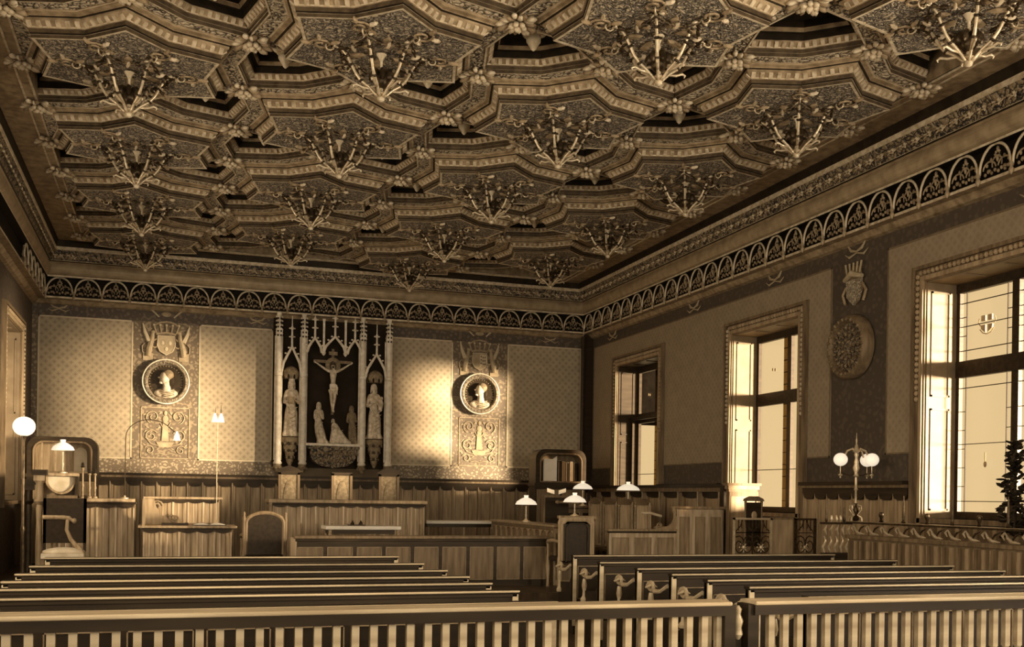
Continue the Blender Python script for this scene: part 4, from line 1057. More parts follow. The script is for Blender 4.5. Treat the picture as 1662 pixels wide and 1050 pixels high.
# judges' bench
t = thing('judges_bench', 'long high wooden judges bench with scalloped boarding beneath the altarpiece', 'bench', (3.07, 18.6, .35)); W = 1.42
b = MB().box(-W + .06, W - .02, 0, .6, 0, 1.16, 'oak_mid'); boards(b, -W + .08, W - .04, .0, 1.14, 0, 11, .03); scallop(b, -W + .08, W - .04, 1.18, 0, 11, .05); b.build('body', t)
MB().box(-W, W, -.10, .72, 1.20, 1.262, 'oak').box(-W + .03, W - .02, -.06, .68, 1.165, 1.20, 'oak_dark').build('desktop', t, bevel=.01)
b = MB().lathe([(.035, 0), (.035, .5), (.02, .52), (.03, .7), (.022, 1.0), (.035, 1.05), (.035, 1.2)], (-W + .04, -.05, 0), 10, 'gilt_soft'); b.build('corner_post', t, True)
b = MB()
for i in range(10): x = -W + .3 + i * .27; b.lathe([(.012, .55), (.02, .62), (.012, .7), (.018, .8), (.01, .84)], (x, -.05, 0), 8, 'gilt_soft')
b.build('applied_spindles', t, True)
# three judges chairs behind it
for n, (cx, side) in enumerate(((2.18, 'left'), (3.16, 'middle'), (4.06, 'right'))):
    t = thing('judge_chair', 'high-backed pale upholstered chair behind the judges bench, %s of three' % side, 'chair', (cx, 20.0, .35), 0, 'chairs behind the judges bench')
    MB().box(-.15, .15, .0, .035, .62, 1.72, 'stone_mid').ell((0, -.005, 1.2), (.12, .02, .42), 'stone_mid', None, 12, 8).build('back_cushion', t)
    b = MB().box(-.2, -.155, -.02, .05, 0, 1.76, 'oak_mid').box(.155, .2, -.02, .05, 0, 1.76, 'oak_mid').box(-.2, .2, -.02, .05, 1.72, 1.78, 'oak_dark').box(-.2, .2, -.01, .04, .55, .62, 'oak_mid'); b.build('back_frame', t)
    if n != 1: MB().prism([(-.26, 1.77), (.26, 1.77), (.16, 1.84), (0, 1.90), (-.16, 1.84)], 'y', -.03, .05, 'oak_dark').build('crest', t)
    MB().box(-.2, .2, -.45, .0, .50, .58, 'leather').build('seat', t)
    for sx in (-1, 1): MB().box(sx * .18 - .02, sx * .18 + .02, -.44, -.40, 0, .5, 'oak_mid').build('leg', t)
# clerks table with pale top and things on it
t = thing('clerk_table', 'small table with a thick pale top between court rail and judges bench', 'table', (3.04, 17.1, .35))
MB().box(-.64, .60, -.28, .28, .79, .85, 'paper').build('tabletop', t, bevel=.01)
for x in (-.56, .52): 
    for y in (-.22, .22): MB().lathe([(.03, 0), (.022, .1), (.03, .3), (.02, .4), (.03, .6), (.03, .79)], (x, y, 0), 8, 'gilt_soft').build('leg', t, True)
MB().box(-.56, .52, -.02, .02, .2, .24, 'oak').box(-.58, .54, -.24, .24, .72, .79, 'oak_dark').build('stretcher', t)
t = thing('inkstand', 'low inkstand with two pots on the pale clerk table', 'inkstand', (2.95, 17.1, 1.2), 0)
MB().box(-.14, .14, -.06, .06, 0, .015, 'oak_dark').build('tray', t)
for x in (-.07, .07): MB().lathe([(.03, .015), (.035, .04), (.015, .06), (.018, .08)], (x, 0, 0), 10, 'iron').build('ink_pot', t, True)
t = thing('writing_table', 'long pale-topped writing table right of the judges bench', 'table', (5.30, 19.25, .35))
MB().box(-.76, .70, -.28, .28, .835, .89, 'paper').build('tabletop', t, bevel=.01)
for x in (-.70, .0, .64): MB().lathe([(.028, 0), (.02, .1), (.03, .3), (.02, .5), (.03, .83)], (x, -.2, 0), 8, 'gilt_soft').build('leg', t, True)
MB().box(-.72, .66, -.24, .24, .77, .835, 'oak_dark').build('apron', t)
# left: prosecutor's counter and clerk's desk
t = thing('counter', 'tall wooden counter with scalloped boarding at the left', 'counter', (-1.12, 17.5, .35))
b = MB().box(-.70, .70, 0, .55, 0, 1.16, 'oak_mid'); boards(b, -.68, .68, 0, 1.1, 0, 5, .03); scallop(b, -.68, .68, 1.16, 0, 5, .06); b.build('body', t)
MB().box(-.74, .69, -.1, .62, 1.19, 1.245, 'oak').box(-.72, .72, -.07, .58, 1.16, 1.19, 'oak_dark').build('countertop', t, bevel=.01)
t = thing('clerk_desk', 'wooden clerk desk with raised back shelf and carved scroll bracket', 'desk', (.32, 17.0, .35))
b = MB().box(-.66, .70, .02, .62, 0, .78, 'oak_mid'); boards(b, -.64, .68, 0, .74, .02, 5, .03, 'oak'); scallop(b, -.64, .68, .79, .02, 5, .06); b.build('body', t)
MB().box(-.72, .76, -.06, .64, .80, .84, 'oak').build('desktop', t, bevel=.008)
b = MB().box(-.66, .52, .62, .66, 0, 1.24, 'oak_mid'); boards(b, -.44, .5, .86, 1.2, .62, 4, .02); scallop(b, -.44, .5, 1.24, .62, 4, .05); b.build('back_panel', t)
MB().box(-.66, .56, .54, .80, 1.25, 1.285, 'oak').build('back_shelf', t, bevel=.006)
b = MB(); b.prism([(.0, .84), (.52, .84), (.50, .88), (.36, .92), (.27, 1.0), (.24, 1.12), (.16, 1.22), (.0, 1.25)][::1], 'x', -.66, -.62, 'oak')
b2 = MB(); P = [(-.64, .62, .84), (-.10, .62, .84), (-.08, .60, .90)]
b.tube([(-.62 + .16 + .10 * (1 - .75 * i / 14) * math.cos(3 * PI * i / 14), .59, 1.14 + .09 * (1 - .75 * i / 14) * math.sin(3 * PI * i / 14)) for i in range(15)], .015, 6, 'gilt_soft')
b.prism([(-.66, 1.25), (-.50, 1.25), (-.46, 1.12), (-.40, 1.0), (-.26, .93), (-.14, .93), (-.12, .84), (-.66, .84)], 'y', .57, .60, 'oak')
b.tube([(-.18 + .09 * (1 - .75 * i / 14) * math.cos(3 * PI * i / 14 + 2), .56, .94 + .07 * (1 - .75 * i / 14) * math.sin(3 * PI * i / 14 + 2)) for i in range(15)], .014, 6, 'gilt_soft')
b.build('scroll_bracket', t)
t = thing('open_book', 'large open book with pale pages on the clerk desk', 'book', (.66, 17.19, 1.192), -.06)
MB().box(-.26, .26, -.12, .16, -.0, .008, 'leather').build('cover', t)
b = MB()
for sg in (-1, 1): b.prism([(0, .008), (sg * .08, .035), (sg * .16, .032), (sg * .24, .012), (sg * .24, .008)], 'y', -.11, .15, 'paper')
b.build('pages', t)
t = thing('blotter', 'dark blotting pad lying beside the open book on the clerk desk', 'blotter', (.15, 17.22, 1.192), 0)
MB().box(-.20, .20, -.12, .12, 0, .03, 'leather').build('pad', t)
MB().box(-.20, -.15, -.12, .12, .03, .036, 'oak_dark').box(.15, .20, -.12, .12, .03, .036, 'oak_dark').build('corner', t)
# arched lamps
def bell(b, c, r, m='shade', dz=1):
    b.lathe([(.016, .06), (.02, .04), (r * .55, .02), (r * .8, -.02), (r, -.075), (r * 1.12, -.085), (r * 1.02, -.08), (r * .74, -.02), (r * .3, .01)], c, 14, m)
t = thing('arched_lamp', 'thin arched brass lamp with small white shade rising from the tall counter', 'lamp', (-.60, 17.75, 1.595))
MB().lathe([(.07, 0), (.07, .012), (.02, .02), (.012, .05)], n=14, m='brass').build('base', t, True)
P = [(0, 0, .03), (0, 0, .5), (.0, 0, .94)] + [(.37 - .37 * math.cos(a), 0, .98 + .30 * math.sin(a)) for a in [PI * i / 16 for i in range(1, 14)]] + [(.765, 0, 1.08)]
MB().tube(P, .0075, 6, 'iron').build('pole', t, True)
b = MB(); bell(b, (.78, 0, 1.04), .055); b.build('lamp_shade', t, True)
t = thing('double_lamp', 'tall slender desk lamp with two small white tulip shades on the clerk desk', 'lamp', (.78, 17.52, 1.19))
MB().lathe([(.06, 0), (.06, .012), (.02, .02), (.010, .05)], n=14, m='brass').build('base', t, True)
MB().tube([(0, 0, .03), (-.004, 0, .9), (0, 0, 1.72)], .0075, 6, 'cream_metal_' if False else 'brass').tube([(-.045, 0, 1.78), (-.02, 0, 1.71), (0, 0, 1.70), (.03, 0, 1.71), (.045, 0, 1.80)], .006, 6, 'iron').tube([(.045, 0, 1.74), (.05, 0, 1.94)], [.008, .004], 6, 'iron').tube([(-.045, 0, 1.74), (-.035, 0, 1.9)], [.007, .003], 6, 'iron').build('pole', t, True)
for x in (-.05, .05): b = MB(); bell(b, (x, -.01, 1.75), .052); b.build('lamp_shade', t, True)
def desk_lamp(label, loc, h, r, group='white shaded desk lamps'):
    t = thing('desk_lamp', label, 'lamp', loc, 0, group)
    MB().lathe([(.075, 0), (.075, .012), (.03, .03), (.015, .05)], n=16, m='brass').build('base', t, True)
    MB().lathe([(.015, .04), (.011, .08), (.018, h * .4), (.010, h * .45), (.012, h - .03)], n=10, m='cushion').build('stem', t, True)
    MB().lathe([(.035, h + .16), (.042, h + .155), (.035, h + .12), (r * .45, h + .10), (r * .85, h + .05), (r, h), (r * .97, h - .005), (r * .8, h + .045), (r * .4, h + .09), (.02, h + .11)], n=20, m='shade').build('lamp_shade', t, True)
desk_lamp('white-shaded desk lamp on the arcaded side bench', (5.82, 17.0, 1.285), .30, .19)
desk_lamp('white-shaded desk lamp behind the light-framed armchair at the right', (6.55, 16.6, 1.40), .24, .20)
desk_lamp('white-shaded lamp in front of the bookcase, farther back than its neighbour', (7.78, 19.3, 1.55), .34, .20)
desk_lamp('white-shaded lamp glowing below the narrow corner window', (8.19, 18.05, 1.60), .27, .225)
desk_lamp('white-shaded lamp at the far left beside the arched glazed cabinet', (-1.48, 17.45, 1.98), .36, .17)
t = thing('lamp_table', 'high narrow side table behind the right armchair carrying a desk lamp', 'table', (6.62, 16.65, .35))
MB().box(-.30, .30, -.16, .2, 1.0, 1.05, 'oak').build('tabletop', t)
for x in (-.26, .26): MB().box(x - .025, x + .025, -.12, -.07, 0, 1.0, 'oak_mid').box(x - .025, x + .025, .12, .17, 0, 1.0, 'oak_mid').build('leg', t)
t = thing('back_counter', 'dark counter in front of the bookcase carrying a white-shaded lamp', 'counter', (7.78, 19.35, .35))
b = MB().box(-.45, .28, -.15, .3, 0, 1.16, 'oak_dark'); panelled(b, -.45, .28, 0, 1.14, -.15, 2, .02, 'oak_mid', 'oak_dark'); b.build('body', t)
MB().box(-.5, .3, -.2, .34, 1.16, 1.20, 'oak_mid').build('countertop', t)
t = thing('narrow_table', 'narrow dark table between jury chairs and wall stalls carrying a white-shaded lamp', 'table', (8.2, 18.05, .35))
MB().box(-.18, .18, -.14, .14, 1.21, 1.25, 'oak_mid').build('tabletop', t)
for x in (-.14, .14): MB().box(x - .02, x + .02, -.1, .1, 0, 1.21, 'oak_dark').build('leg', t)
# lyre-shaped pulpit end under the left lamp
t = thing('pulpit', 'small pulpit box with a bright half-round panel on the tall counter', 'pulpit', (-1.5, 17.6, 1.595))
b = MB().box(-.34, .24, -.16, .16, .0, .04, 'oak_mid').box(-.34, .24, -.16, .16, .34, .385, 'oak').box(-.36, -.30, -.17, .16, 0, .36, 'oak').box(.2, .24, -.12, .16, 0, .34, 'oak_dark').box(-.30, .2, .1, .14, .04, .34, 'oak_mid'); b.build('body', t)
b = MB().prism([(-.2, .33), (.18, .33)] + arc((-.01, .31), .19, 0, -180, 14, 1.2), 'y', -.06, -.03, 'cushion'); b.build('half_round_panel', t)
b = MB().tube([(p[0], -.08, p[1]) for p in arc((-.01, .33), .215, 0, -180, 14, 1.2)], .02, 6, 'oak'); b.build('moulding', t, True)
# dark bottles / statuettes
for n, (x, h, w) in enumerate(((-1.22, .56, 'tallest, at the left'), (-1.12, .46, 'middle'), (-1.04, .46, 'nearest the wallpaper'))):
    t = thing('candlestick', 'slim dark candlestick on the tall counter, %s of three' % w, 'candlestick', (x, 17.8, 1.595), 0, 'candlesticks on the left counter')
    MB().lathe([(.04, 0), (.042, .02), (.018, .04), (.015, h * .3), (.024, h * .35), (.014, h * .42), (.013, h * .78), (.03, h * .82), (.016, h * .86)], n=12, m='stone_mid').build('stem', t, True)
    MB().lathe([(.016, h * .86), (.034, h * .9), (.018, h * .94), (.026, h * .97), (.004, h * 1.02)], n=12, m='leaf').build('cup', t, True)
# rounded glazed cabinets in both back corners
def cabinet(label, x0, x1, z0, z1, y, open_):
    t = thing('cabinet', label, 'cabinet', ((x0 + x1) / 2, y, .35), 0, None); W = (x1 - x0) / 2; a, b_ = z0 - .35, z1 - .35
    out = [(-W, a), (-W, b_ - .2)] + arc((-W + .2, b_ - .2), .2, 180, 90, 6) + arc((W - .2, b_ - .2), .2, 90, 0, 6) + [(W, a)]
    inn = [(-W + .09, a + .03), (-W + .09, b_ - .26)] + arc((-W + .26, b_ - .26), .17, 180, 90, 6) + arc((W - .26, b_ - .26), .17, 90, 0, 6) + [(W - .09, a + .03)]
    b = MB(); n = len(out)
    for i in range(n):
        j = (i + 1) % n
        for yy in (-.02,): b.poly([(out[i][0], yy, out[i][1]), (out[j][0], yy, out[j][1]), (inn[j][0], yy, inn[j][1]), (inn[i][0], yy, inn[i][1])], 'oak_dark')
        b.poly([(out[i][0], -.02, out[i][1]), (out[j][0], -.02, out[j][1]), (out[j][0], .4, out[j][1]), (out[i][0], .4, out[i][1])], 'oak_dark')
        b.poly([(inn[i][0], -.02, inn[i][1]), (inn[j][0], -.02, inn[j][1]), (inn[j][0], .36, inn[j][1]), (inn[i][0], .36, inn[i][1])], 'oak_mid')
    b.tube([(p[0] * .97, -.03, p[1]) for p in inn], .018, 6, 'oak_mid', closed=True)
    b.poly([(p[0], .36, p[1]) for p in inn], 'oak_mid' if open_ else 'oak')
    b.poly([(p[0], .4, p[1]) for p in out], 'oak_dark')
    b.build('case', t)
    b = MB().box(-W - .03, W + .03, -.06, .4, a - .06, a, 'oak_dark').box(-W, W, 0, .38, 0, a - .06, 'oak_dark'); panelled(b, -W, W, 0, a - .06, 0, 2, .02, 'oak_dark', 'oak_mid', .06); b.build('base', t)
    if not open_:
        b = MB()
        for x in (-.34, -.12): MB().box(x - .012, x + .012, -.0, .02, a + .04, b_ - .1, 'gilt_soft').build('glazing_bar', t)
        b.prism([(.16, a + .04), (.16, b_ - .28)] + arc((.27, b_ - .28), .11, 180, 0, 8) + [(.38, b_ - .28), (.38, a + .04)], 'y', .3, .34, 'line'); b.build('arched_panel', t)
    return t
cabinet('open bookcase with rounded dark frame in the right back corner', 7.02, 8.13, 2.0, 2.70, 20.0, True)
cabinet('rounded dark cabinet with pale arched door in the left back corner', -2.28, -1.12, 2.0, 2.66, 20.0, False)
t = thing('ledger', 'tall white ledger standing in the bookcase left of the books', 'book', (7.36, 20.02, 2.03), 0)
MB().box(-.145, .145, 0, .05, 0, .47, 'paper').prism([(.06, .47), (.145, .47), (.145, .53)], 'y', .0, .05, 'paper').build('cover', t)
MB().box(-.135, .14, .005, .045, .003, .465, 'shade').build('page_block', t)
bookp = None
for i in range(5):
    x = 7.58 + i * .085; h = (.44, .42, .40, .42, .40)[i]
    t = thing('book', 'narrow tall book in the bookcase, %s to the right of the white ledger' % ORD[i], 'book', (x, 20.06, 2.03), 0, 'books in the bookcase')
    MB().box(-.036, .036, 0, .24, 0, h, 'oak_mid' if i % 2 else 'leather').build('cover', t)
    MB().box(-.030, .030, .006, .236, h, h + .004, 'paper').build('page_block', t)
    MB().box(-.037, -.02, -.004, .0, .01, h - .01, 'gilt_soft').build('spine_band', t)
# music-stand like lectern with two sheets
t = thing('lectern', 'dark double lectern left of the side lamps', 'lectern', (6.57, 17.6, .35))
MB().box(-.22, .26, 0, .06, 0, 1.36, 'oak_dark').box(-.24, .28, -.02, .1, 1.36, 1.40, 'oak_mid').box(-.24, -.2, -.02, .08, 0, 1.36, 'oak_mid').build('stand', t)
MB().box(.0, .36, -.25, .0, 1.26, 1.30, 'oak').lathe([(.0, -.04), (.03, -.03), (.035, 0), (.03, .03), (0, .04)], (-.03, -.2, 1.28), 10, 'oak', axis='y').build('arm', t)
for x, sg, w in ((6.26, 1, 'left'), (6.47, -1, 'right')):
    t = thing('paper_sheet', 'small tilted white sheet on the dark lectern, the %s one' % w, 'paper', (x * 1.035, 17.58, 1.79), 0, 'sheets on the lectern')
    MB().prism([(-.07, .0 + .02 * sg), (.07, .0 - .02 * sg), (.07, .07 - .02 * sg), (-.07, .07 + .02 * sg)], 'y', 0, .012, 'paper').build('sheet', t)
# armchairs with their backs to the public
def armchair(label, loc, rounded, wood, w=.31, top=1.05):
    t = thing('armchair', label, 'chair', loc, 0, None)
    b = MB()
    if rounded: out = [(-w + .05, .42), (-w + .05, top - .14)] + arc((0, top - .16), w - .05, 180, 0, 12, .6) + [(w - .05, top - .14), (w - .05, .42)]
    else: out = [(-w + .05, .42), (-w + .05, top - .12), (-w + .12, top - .06), (w - .12, top - .06), (w - .05, top - .12), (w - .05, .42)]
    b.prism(out, 'y', .0, .05, 'leather'); b.build('back_cushion', t)
    b = MB()
    b.tube([(p[0] * 1.08, .02, p[1] + (.02 if i not in (0, len(out) - 1) else 0)) for i, p in enumerate(out)], .032, 8, wood)
    if not rounded: b.box(-w, w, -.0, .05, top - .10, top, wood); b.tube([(p[0] * .78, -.01, p[1] * .97) for p in out], .012, 6, 'oak_dark')
    b.build('back_frame', t, True)
    for sg in (-1, 1):
        MB().lathe([(.028, 0), (.022, .1), (.03, .3), (.03, .45), (.022, .5), (.028, .8), (.024, top - .12), (.034, top - .08), (.012, top - .03), (.02, top + .0), (.004, top + .03)], (sg * w, .02, 0), 10, wood).build('back_post', t, True)
        MB().lathe([(.025, 0), (.02, .1), (.03, .3), (.025, .46), (.02, .5), (.026, .66)], (sg * w, .5, 0), 10, wood).build('leg', t, True)
        MB().tube([(sg * w, .02, .70), (sg * (w + .02), .2, .72), (sg * (w + .02), .45, .70), (sg * w, .54, .66)], [.02, .026, .028, .018], 8, wood).build('armrest', t, True)
    MB().box(-w, w, .03, .54, .40, .47, 'leather').build('seat', t, bevel=.02)
    return t
armchair('dark round-topped leather armchair seen from behind, left of the court rail', (1.43, 16.3, .35), True, 'oak_mid')
armchair('light-framed square-backed armchair with dark leather panel, right of the side bench', (5.74, 14.45, .35), False, 'oak', .27, 1.07)
# jury box
t = thing('jury_box', 'panelled wooden jury box front stepping up at a carved scroll', 'jury box', (7.6, 15.2, .35))
b = MB().box(-1.05, .14, 0, .06, 0, .84, 'oak'); panelled(b, -1.05, .14, 0, .84, 0, 3, .02, 'oak_light', 'oak', .1, 'gilt_soft', .1); b.build('low_panel', t)
MB().box(-1.08, .14, -.05, .1, .84, .875, 'oak').box(-1.05, .14, -.03, .07, .81, .84, 'oak_dark').build('low_rail', t, bevel=.006)
b = MB().box(.14, 1.0, 0, .06, 0, 1.2, 'oak'); panelled(b, .14, 1.0, 0, 1.2, 0, 3, .02, 'oak_light', 'oak', .1, 'gilt_soft', .12); b.build('high_panel', t)
MB().box(.10, 1.02, -.05, .1, 1.21, 1.25, 'oak').build('high_rail', t, bevel=.006)
b = MB().prism([(.16, .875), (-.22, .875), (-.24, .90), (-.20, .93), (-.12, .92)] + arc((-.05, 1.08), .165, -80, 20, 8) + [(.09, 1.17), (.1, 1.24), (.16, 1.24)], 'y', .0, .05, 'oak')
b.tube([(-.17 + .05 * (1 - .7 * i / 10) * math.cos(2.6 * PI * i / 10), -.01, .93 + .05 * (1 - .7 * i / 10) * math.sin(2.6 * PI * i / 10)) for i in range(11)], .012, 6, 'gilt_soft')
b.build('scroll', t)
b = MB().tube([(-.36, .25, 1.13), (-.2, .25, 1.13), (.0, .25, 1.08)], .022, 8, 'line').tube([(-.28, .25, 1.12), (-.27, .25, .6)], .02, 8, 'oak').tube([(-.20, .25, 1.12), (-.19, .25, .6)], .014, 8, 'oak'); b.build('handrail', t, True)
b = MB().box(1.0, 1.22, -.02, .1, 0, 1.6, 'oak_dark'); b.build('end_post', t)
seat = None
def jury_seat():
    t = thing('jury_chair', 'x', 'seat', (0, 0, .35), 0, 'jury seats in the front row')
    b = MB().box(0, .05, -.24, .24, .45, 1.26, 'oak_light'); b.box(-.012, 0, -.20, .2, .55, 1.2, 'oak_light'); b.box(-.015, 0, -.22, -.20, .5, 1.24, 'gilt_soft').box(-.015, 0, .2, .22, .5, 1.24, 'gilt_soft'); b.build('backrest', t)
    b = MB().prism([(-.26, 1.25), (.26, 1.25), (.22, 1.29), (.12, 1.34), (0, 1.36), (-.12, 1.34), (-.22, 1.29)], 'x', -.03, .06, 'oak_mid'); b.build('crest', t)
    for sg in (-1, 1): MB().lathe([(.03, 0), (.03, .5), (.02, .55), (.026, .9), (.02, 1.2), (.03, 1.25), (.012, 1.30)], (0, sg * .29, 0), 8, 'gilt_soft').build('post', t, True)
    MB().box(-.42, 0, -.25, .25, .42, .46, 'oak_mid').build('seat', t)
    return t
seat = jury_seat()
for k, y in enumerate((16.42, 17.12, 17.82, 18.52)):
    lab = 'tall panelled jury seat behind the jury box, %s from the viewer' % ORD[k]
    if k == 0: seat.location = (7.83, y, DAIS); seat['label'] = lab
    else: dup(seat, (7.83, y, DAIS), 0, lab)
# wall stalls below the windows
t = thing('wall_stalls', 'long row of panelled wall stalls with cornice between corner and large window', 'stalls', (8.98, 18.0, .35))
b = MB().box(-.03, .0, -3.0, 3.3, 0, 1.5, 'oak_mid'); b.build('back_panelling', t)
MB().box(-.22, .05, -3.0, 3.3, 1.58, 1.63, 'oak_dark').box(-.16, .05, -3.0, 3.3, 1.50, 1.58, 'oak_mid').build('cornice_shelf', t)
b = MB()
for i in range(9):
    y = -2.96 + i * .76; b.box(-.14, 0, y - .03, y + .03, 0, 1.5, 'oak'); b.lathe([(.018, .9), (.012, 1.0), (.02, 1.2), (.012, 1.4), (.02, 1.5)], (-.16, y - .05, 0), 8, 'gilt_soft')
    if i < 8: b.box(-.05, -.03, y + .2, y + .6, .7, 1.4, 'oak'); b.prism([(y + .04, 1.5)] + arc((y + .38, 1.44), .33, 180, 360, 8, .18) + [(y + .72, 1.5)], 'x', -.07, -.03, 'oak_dark')
b.build('divider', t)
MB().box(-.4, 0, -3.0, 3.3, .42, .47, 'oak_mid').build('seat', t)
t = thing('stall_end', 'dark panelled stall end with capital beside the large window', 'panel', (8.70, 14.84, .35))
b = MB().box(-.25, .28, -.04, .04, 0, 1.55, 'oak_mid'); panelled(b, -.25, .28, 0, 1.5, -.04, 1, .02, 'oak_mid', 'oak'); b.build('panel', t)
MB().box(-.30, .33, -.08, .08, 1.60, 1.64, 'oak_mid').box(-.27, .30, -.06, .06, 1.54, 1.60, 'gilt_soft').build('capital', t)
# iron gates and door
def iron_gate(label, x0, x1, y, z0, z1, frame_m):
    t = thing('iron_gate', label, 'gate', ((x0 + x1) / 2, y, 0), 0, None); t.scale = (1, 1, .924); W = (x1 - x0) / 2; h = z1 - z0
    b = MB().box(-W, W, -.015, .015, z1 - .03, z1, frame_m).box(-W, W, -.015, .015, z0, z0 + .03, frame_m).box(-W, -W + .03, -.015, .015, z0, z1, frame_m).box(W - .03, W, -.015, .015, z0, z1, frame_m); b.build('frame', t)
    b = MB(); n = 2 if W > .25 else 1; p = 2 * (W - .03) / n
    for i in range(n):
        c = -W + .03 + p * (i + .5)
        for sg in (-1, 1):
            b.tube([(c + sg * (p * .25 + .1 * (1 - .75 * k / 16) * math.cos(3 * PI * k / 16 + 1)), 0, z0 + h * .34 + .16 * (1 - .75 * k / 16) * math.sin(3 * PI * k / 16 + 1)) for k in range(17)], .010, 6, 'iron')
            b.tube([(c + sg * .02, 0, z1 - .03), (c + sg * p * .2, 0, z1 - h * .2), (c + sg * p * .45, 0, z1 - h * .32)], .009, 6, 'iron')
            b.tube([(c + sg * p * .12, 0, z1 - .03), (c + sg * p * .12, 0, z1 - h * .25)], .008, 6, 'iron'); b.tube([(c + sg * p * .3, 0, z1 - .03), (c + sg * p * .3, 0, z1 - h * .3)], .008, 6, 'iron')
        b.box(c - p / 2 - .006, c - p / 2 + .006, -.01, .01, z0, z1, 'iron'); b.box(-W, W, -.008, .008, z1 - h * .36, z1 - h * .34, 'iron')
        for k in range(8): a = k * PI / 4; b.ell((c + .05 * math.cos(a), 0, z0 + h * .3 + .06 * math.sin(a)), (.028, .01, .014), 'brass', (0, -a, 0), 6, 4)
        b.ell((c, -.01, z0 + h * .3), (.03, .015, .035), 'brass', None, 8, 5)
    b.build('scrollwork', t, True)
    b = MB()
    for x in (-W + .015, W - .015): b.box(x - .018, x + .018, -.018, .018, 0, z0 + .01, frame_m)
    b.build('post', t)
    return t
iron_gate('wrought iron gate with pale frame in front of the large window', 7.61, 8.25, 13.2, .78, 1.44, 'pew_edge')
iron_gate('narrow dark wrought iron gate right of the plain wooden door leaf', 8.62, 8.98, 13.2, .78, 1.44, 'iron')
t = thing('wooden_door_leaf', 'plain low wooden door leaf between the two iron gates', 'door', (8.43, 13.22, 0)); t.scale = (1, 1, .924)
MB().box(-.17, .18, 0, .04, 0, 1.42, 'oak').build('leaf', t)
MB().box(-.17, .18, -.02, .06, 1.42, 1.45, 'oak_mid').build('top_rail', t)
t = thing('side_chair', 'small carved high-backed chair in front of the large window', 'chair', (8.31, 13.8, 0)); t.scale = (1, 1, .936)
MB().box(-.12, .12, .0, .03, .95, 1.66, 'oak_dark').ell((0, -.01, 1.45), (.05, .02, .07), 'oak', None, 10, 6).build('backrest', t)
MB().prism([(-.17, 1.68), (.17, 1.68), (.15, 1.72), (.06, 1.76), (-.06, 1.76), (-.15, 1.72)], 'y', -.02, .05, 'oak_mid').build('crest', t)
for sg in (-1, 1): MB().lathe([(.02, 0), (.02, .9), (.014, .95), (.022, 1.2), (.014, 1.55), (.022, 1.68)], (sg * .14, .015, 0), 8, 'oak_mid').build('back_post', t, True); MB().box(sg * .14 - .018, sg * .14 + .018, -.40, -.36, 0, .9, 'oak_mid').build('leg', t)
MB().box(-.17, .17, -.42, .02, .9, .95, 'oak_mid').build('seat', t)

# ------------------------------------------------------------------ iron railing of the side enclosure with its lamp
t = thing('iron_railing', 'wrought iron railing with spikes on a boarded base along the right wall', 'railing', (8.6, 11.66, 0), raw=True); t.scale = (1, 1, .913); Lr = 5.2
b = MB().box(-.03, .05, -Lr, 0, 0, 1.22, 'oak_mid').box(-.44, 0, -.03, .03, 0, 1.0, 'oak_dark')
for i in range(int(Lr / .125)):
    y = -.02 - i * .125; b.box(-.055, -.03, y - .05, y, .0, 1.18, 'oak' if i % 2 else 'oak_mid'); b.box(-.06, -.055, y - .012, y - .004, 0, 1.18, 'gilt_soft')
b.build('boarded_base', t)
MB().box(-.07, .08, -Lr, .02, 1.21, 1.26, 'oak_mid').box(-.06, .06, -Lr, .02, 1.425, 1.45, 'iron').box(-.07, .07, -Lr, .02, 1.45, 1.458, 'gilt_soft').box(-.45, 0, -.04, .04, 1.41, 1.44, 'iron').build('rail', t)
b = MB()
for i in range(int(Lr / .29)):
    y = -.16 - i * .29
    b.tube([(0, y - .12, 1.28), (0, y - .03, 1.29), (0, y + .05, 1.33), (0, y + .09, 1.40)], [.006, .022, .016, .006], 7, 'brass')  # pale brass colour paints the highlights on this ironwork
    b.tube([(0, y + .09, 1.40), (0, y + .13, 1.36), (0, y + .10, 1.31)], [.012, .016, .006], 6, 'brass')
    b.tube([(0, y - .13, 1.40), (0, y - .06, 1.37), (0, y - .02, 1.32), (0, y - .06, 1.28)], [.005, .014, .011, .005], 6, 'iron')
    b.ell((0, y + .02, 1.3), (.012, .045, .02), 'brass', (.6, 0, 0), 6, 4)
for i in range(5):
    x = -.40 + i * .09
    b.tube([(x, 0, 1.0), (x - .03, 0, 1.08), (x + .02, 0, 1.17), (x - .01, 0, 1.24)], [.008, .018, .015, .006], 6, 'brass'); b.tube([(x + .03, 0, 1.26), (x, 0, 1.33), (x + .03, 0, 1.4)], [.006, .02, .006], 6, 'brass')
b.build('scrollwork', t, True)
for i in range(9):
    y = -.62 - i * .42
    if i % 2: MB().lathe([(.012, 1.45), (.03, 1.47), (.014, 1.5), (.018, 1.54), (.012, 1.7), (.004, 1.83)], (0, y, 0), 8, 'iron').build('spike', t, True)
    else: MB().lathe([(.012, 1.45), (.03, 1.47), (.014, 1.49), (.02, 1.52), (.034, 1.55), (.028, 1.585), (.008, 1.6)], (0, y, 0), 10, 'iron').build('finial', t, True)
for x in (-.38, -.1): MB().lathe([(.01, 1.44), (.02, 1.47), (.012, 1.52), (.014, 1.6), (.004, 1.76)], (x, 0, 0), 8, 'iron').build('spike', t, True)
for x in (-.3, -.22, -.16): MB().lathe([(.01, 1.44), (.026, 1.48), (.008, 1.54)], (x, 0, 0), 8, 'brass').build('finial', t, True)
t = thing('lamp_standard', 'ornate iron lamp standard with round white globes at the railing corner', 'lamp', (8.66, 11.64, 1.332), raw=True)
b = MB()
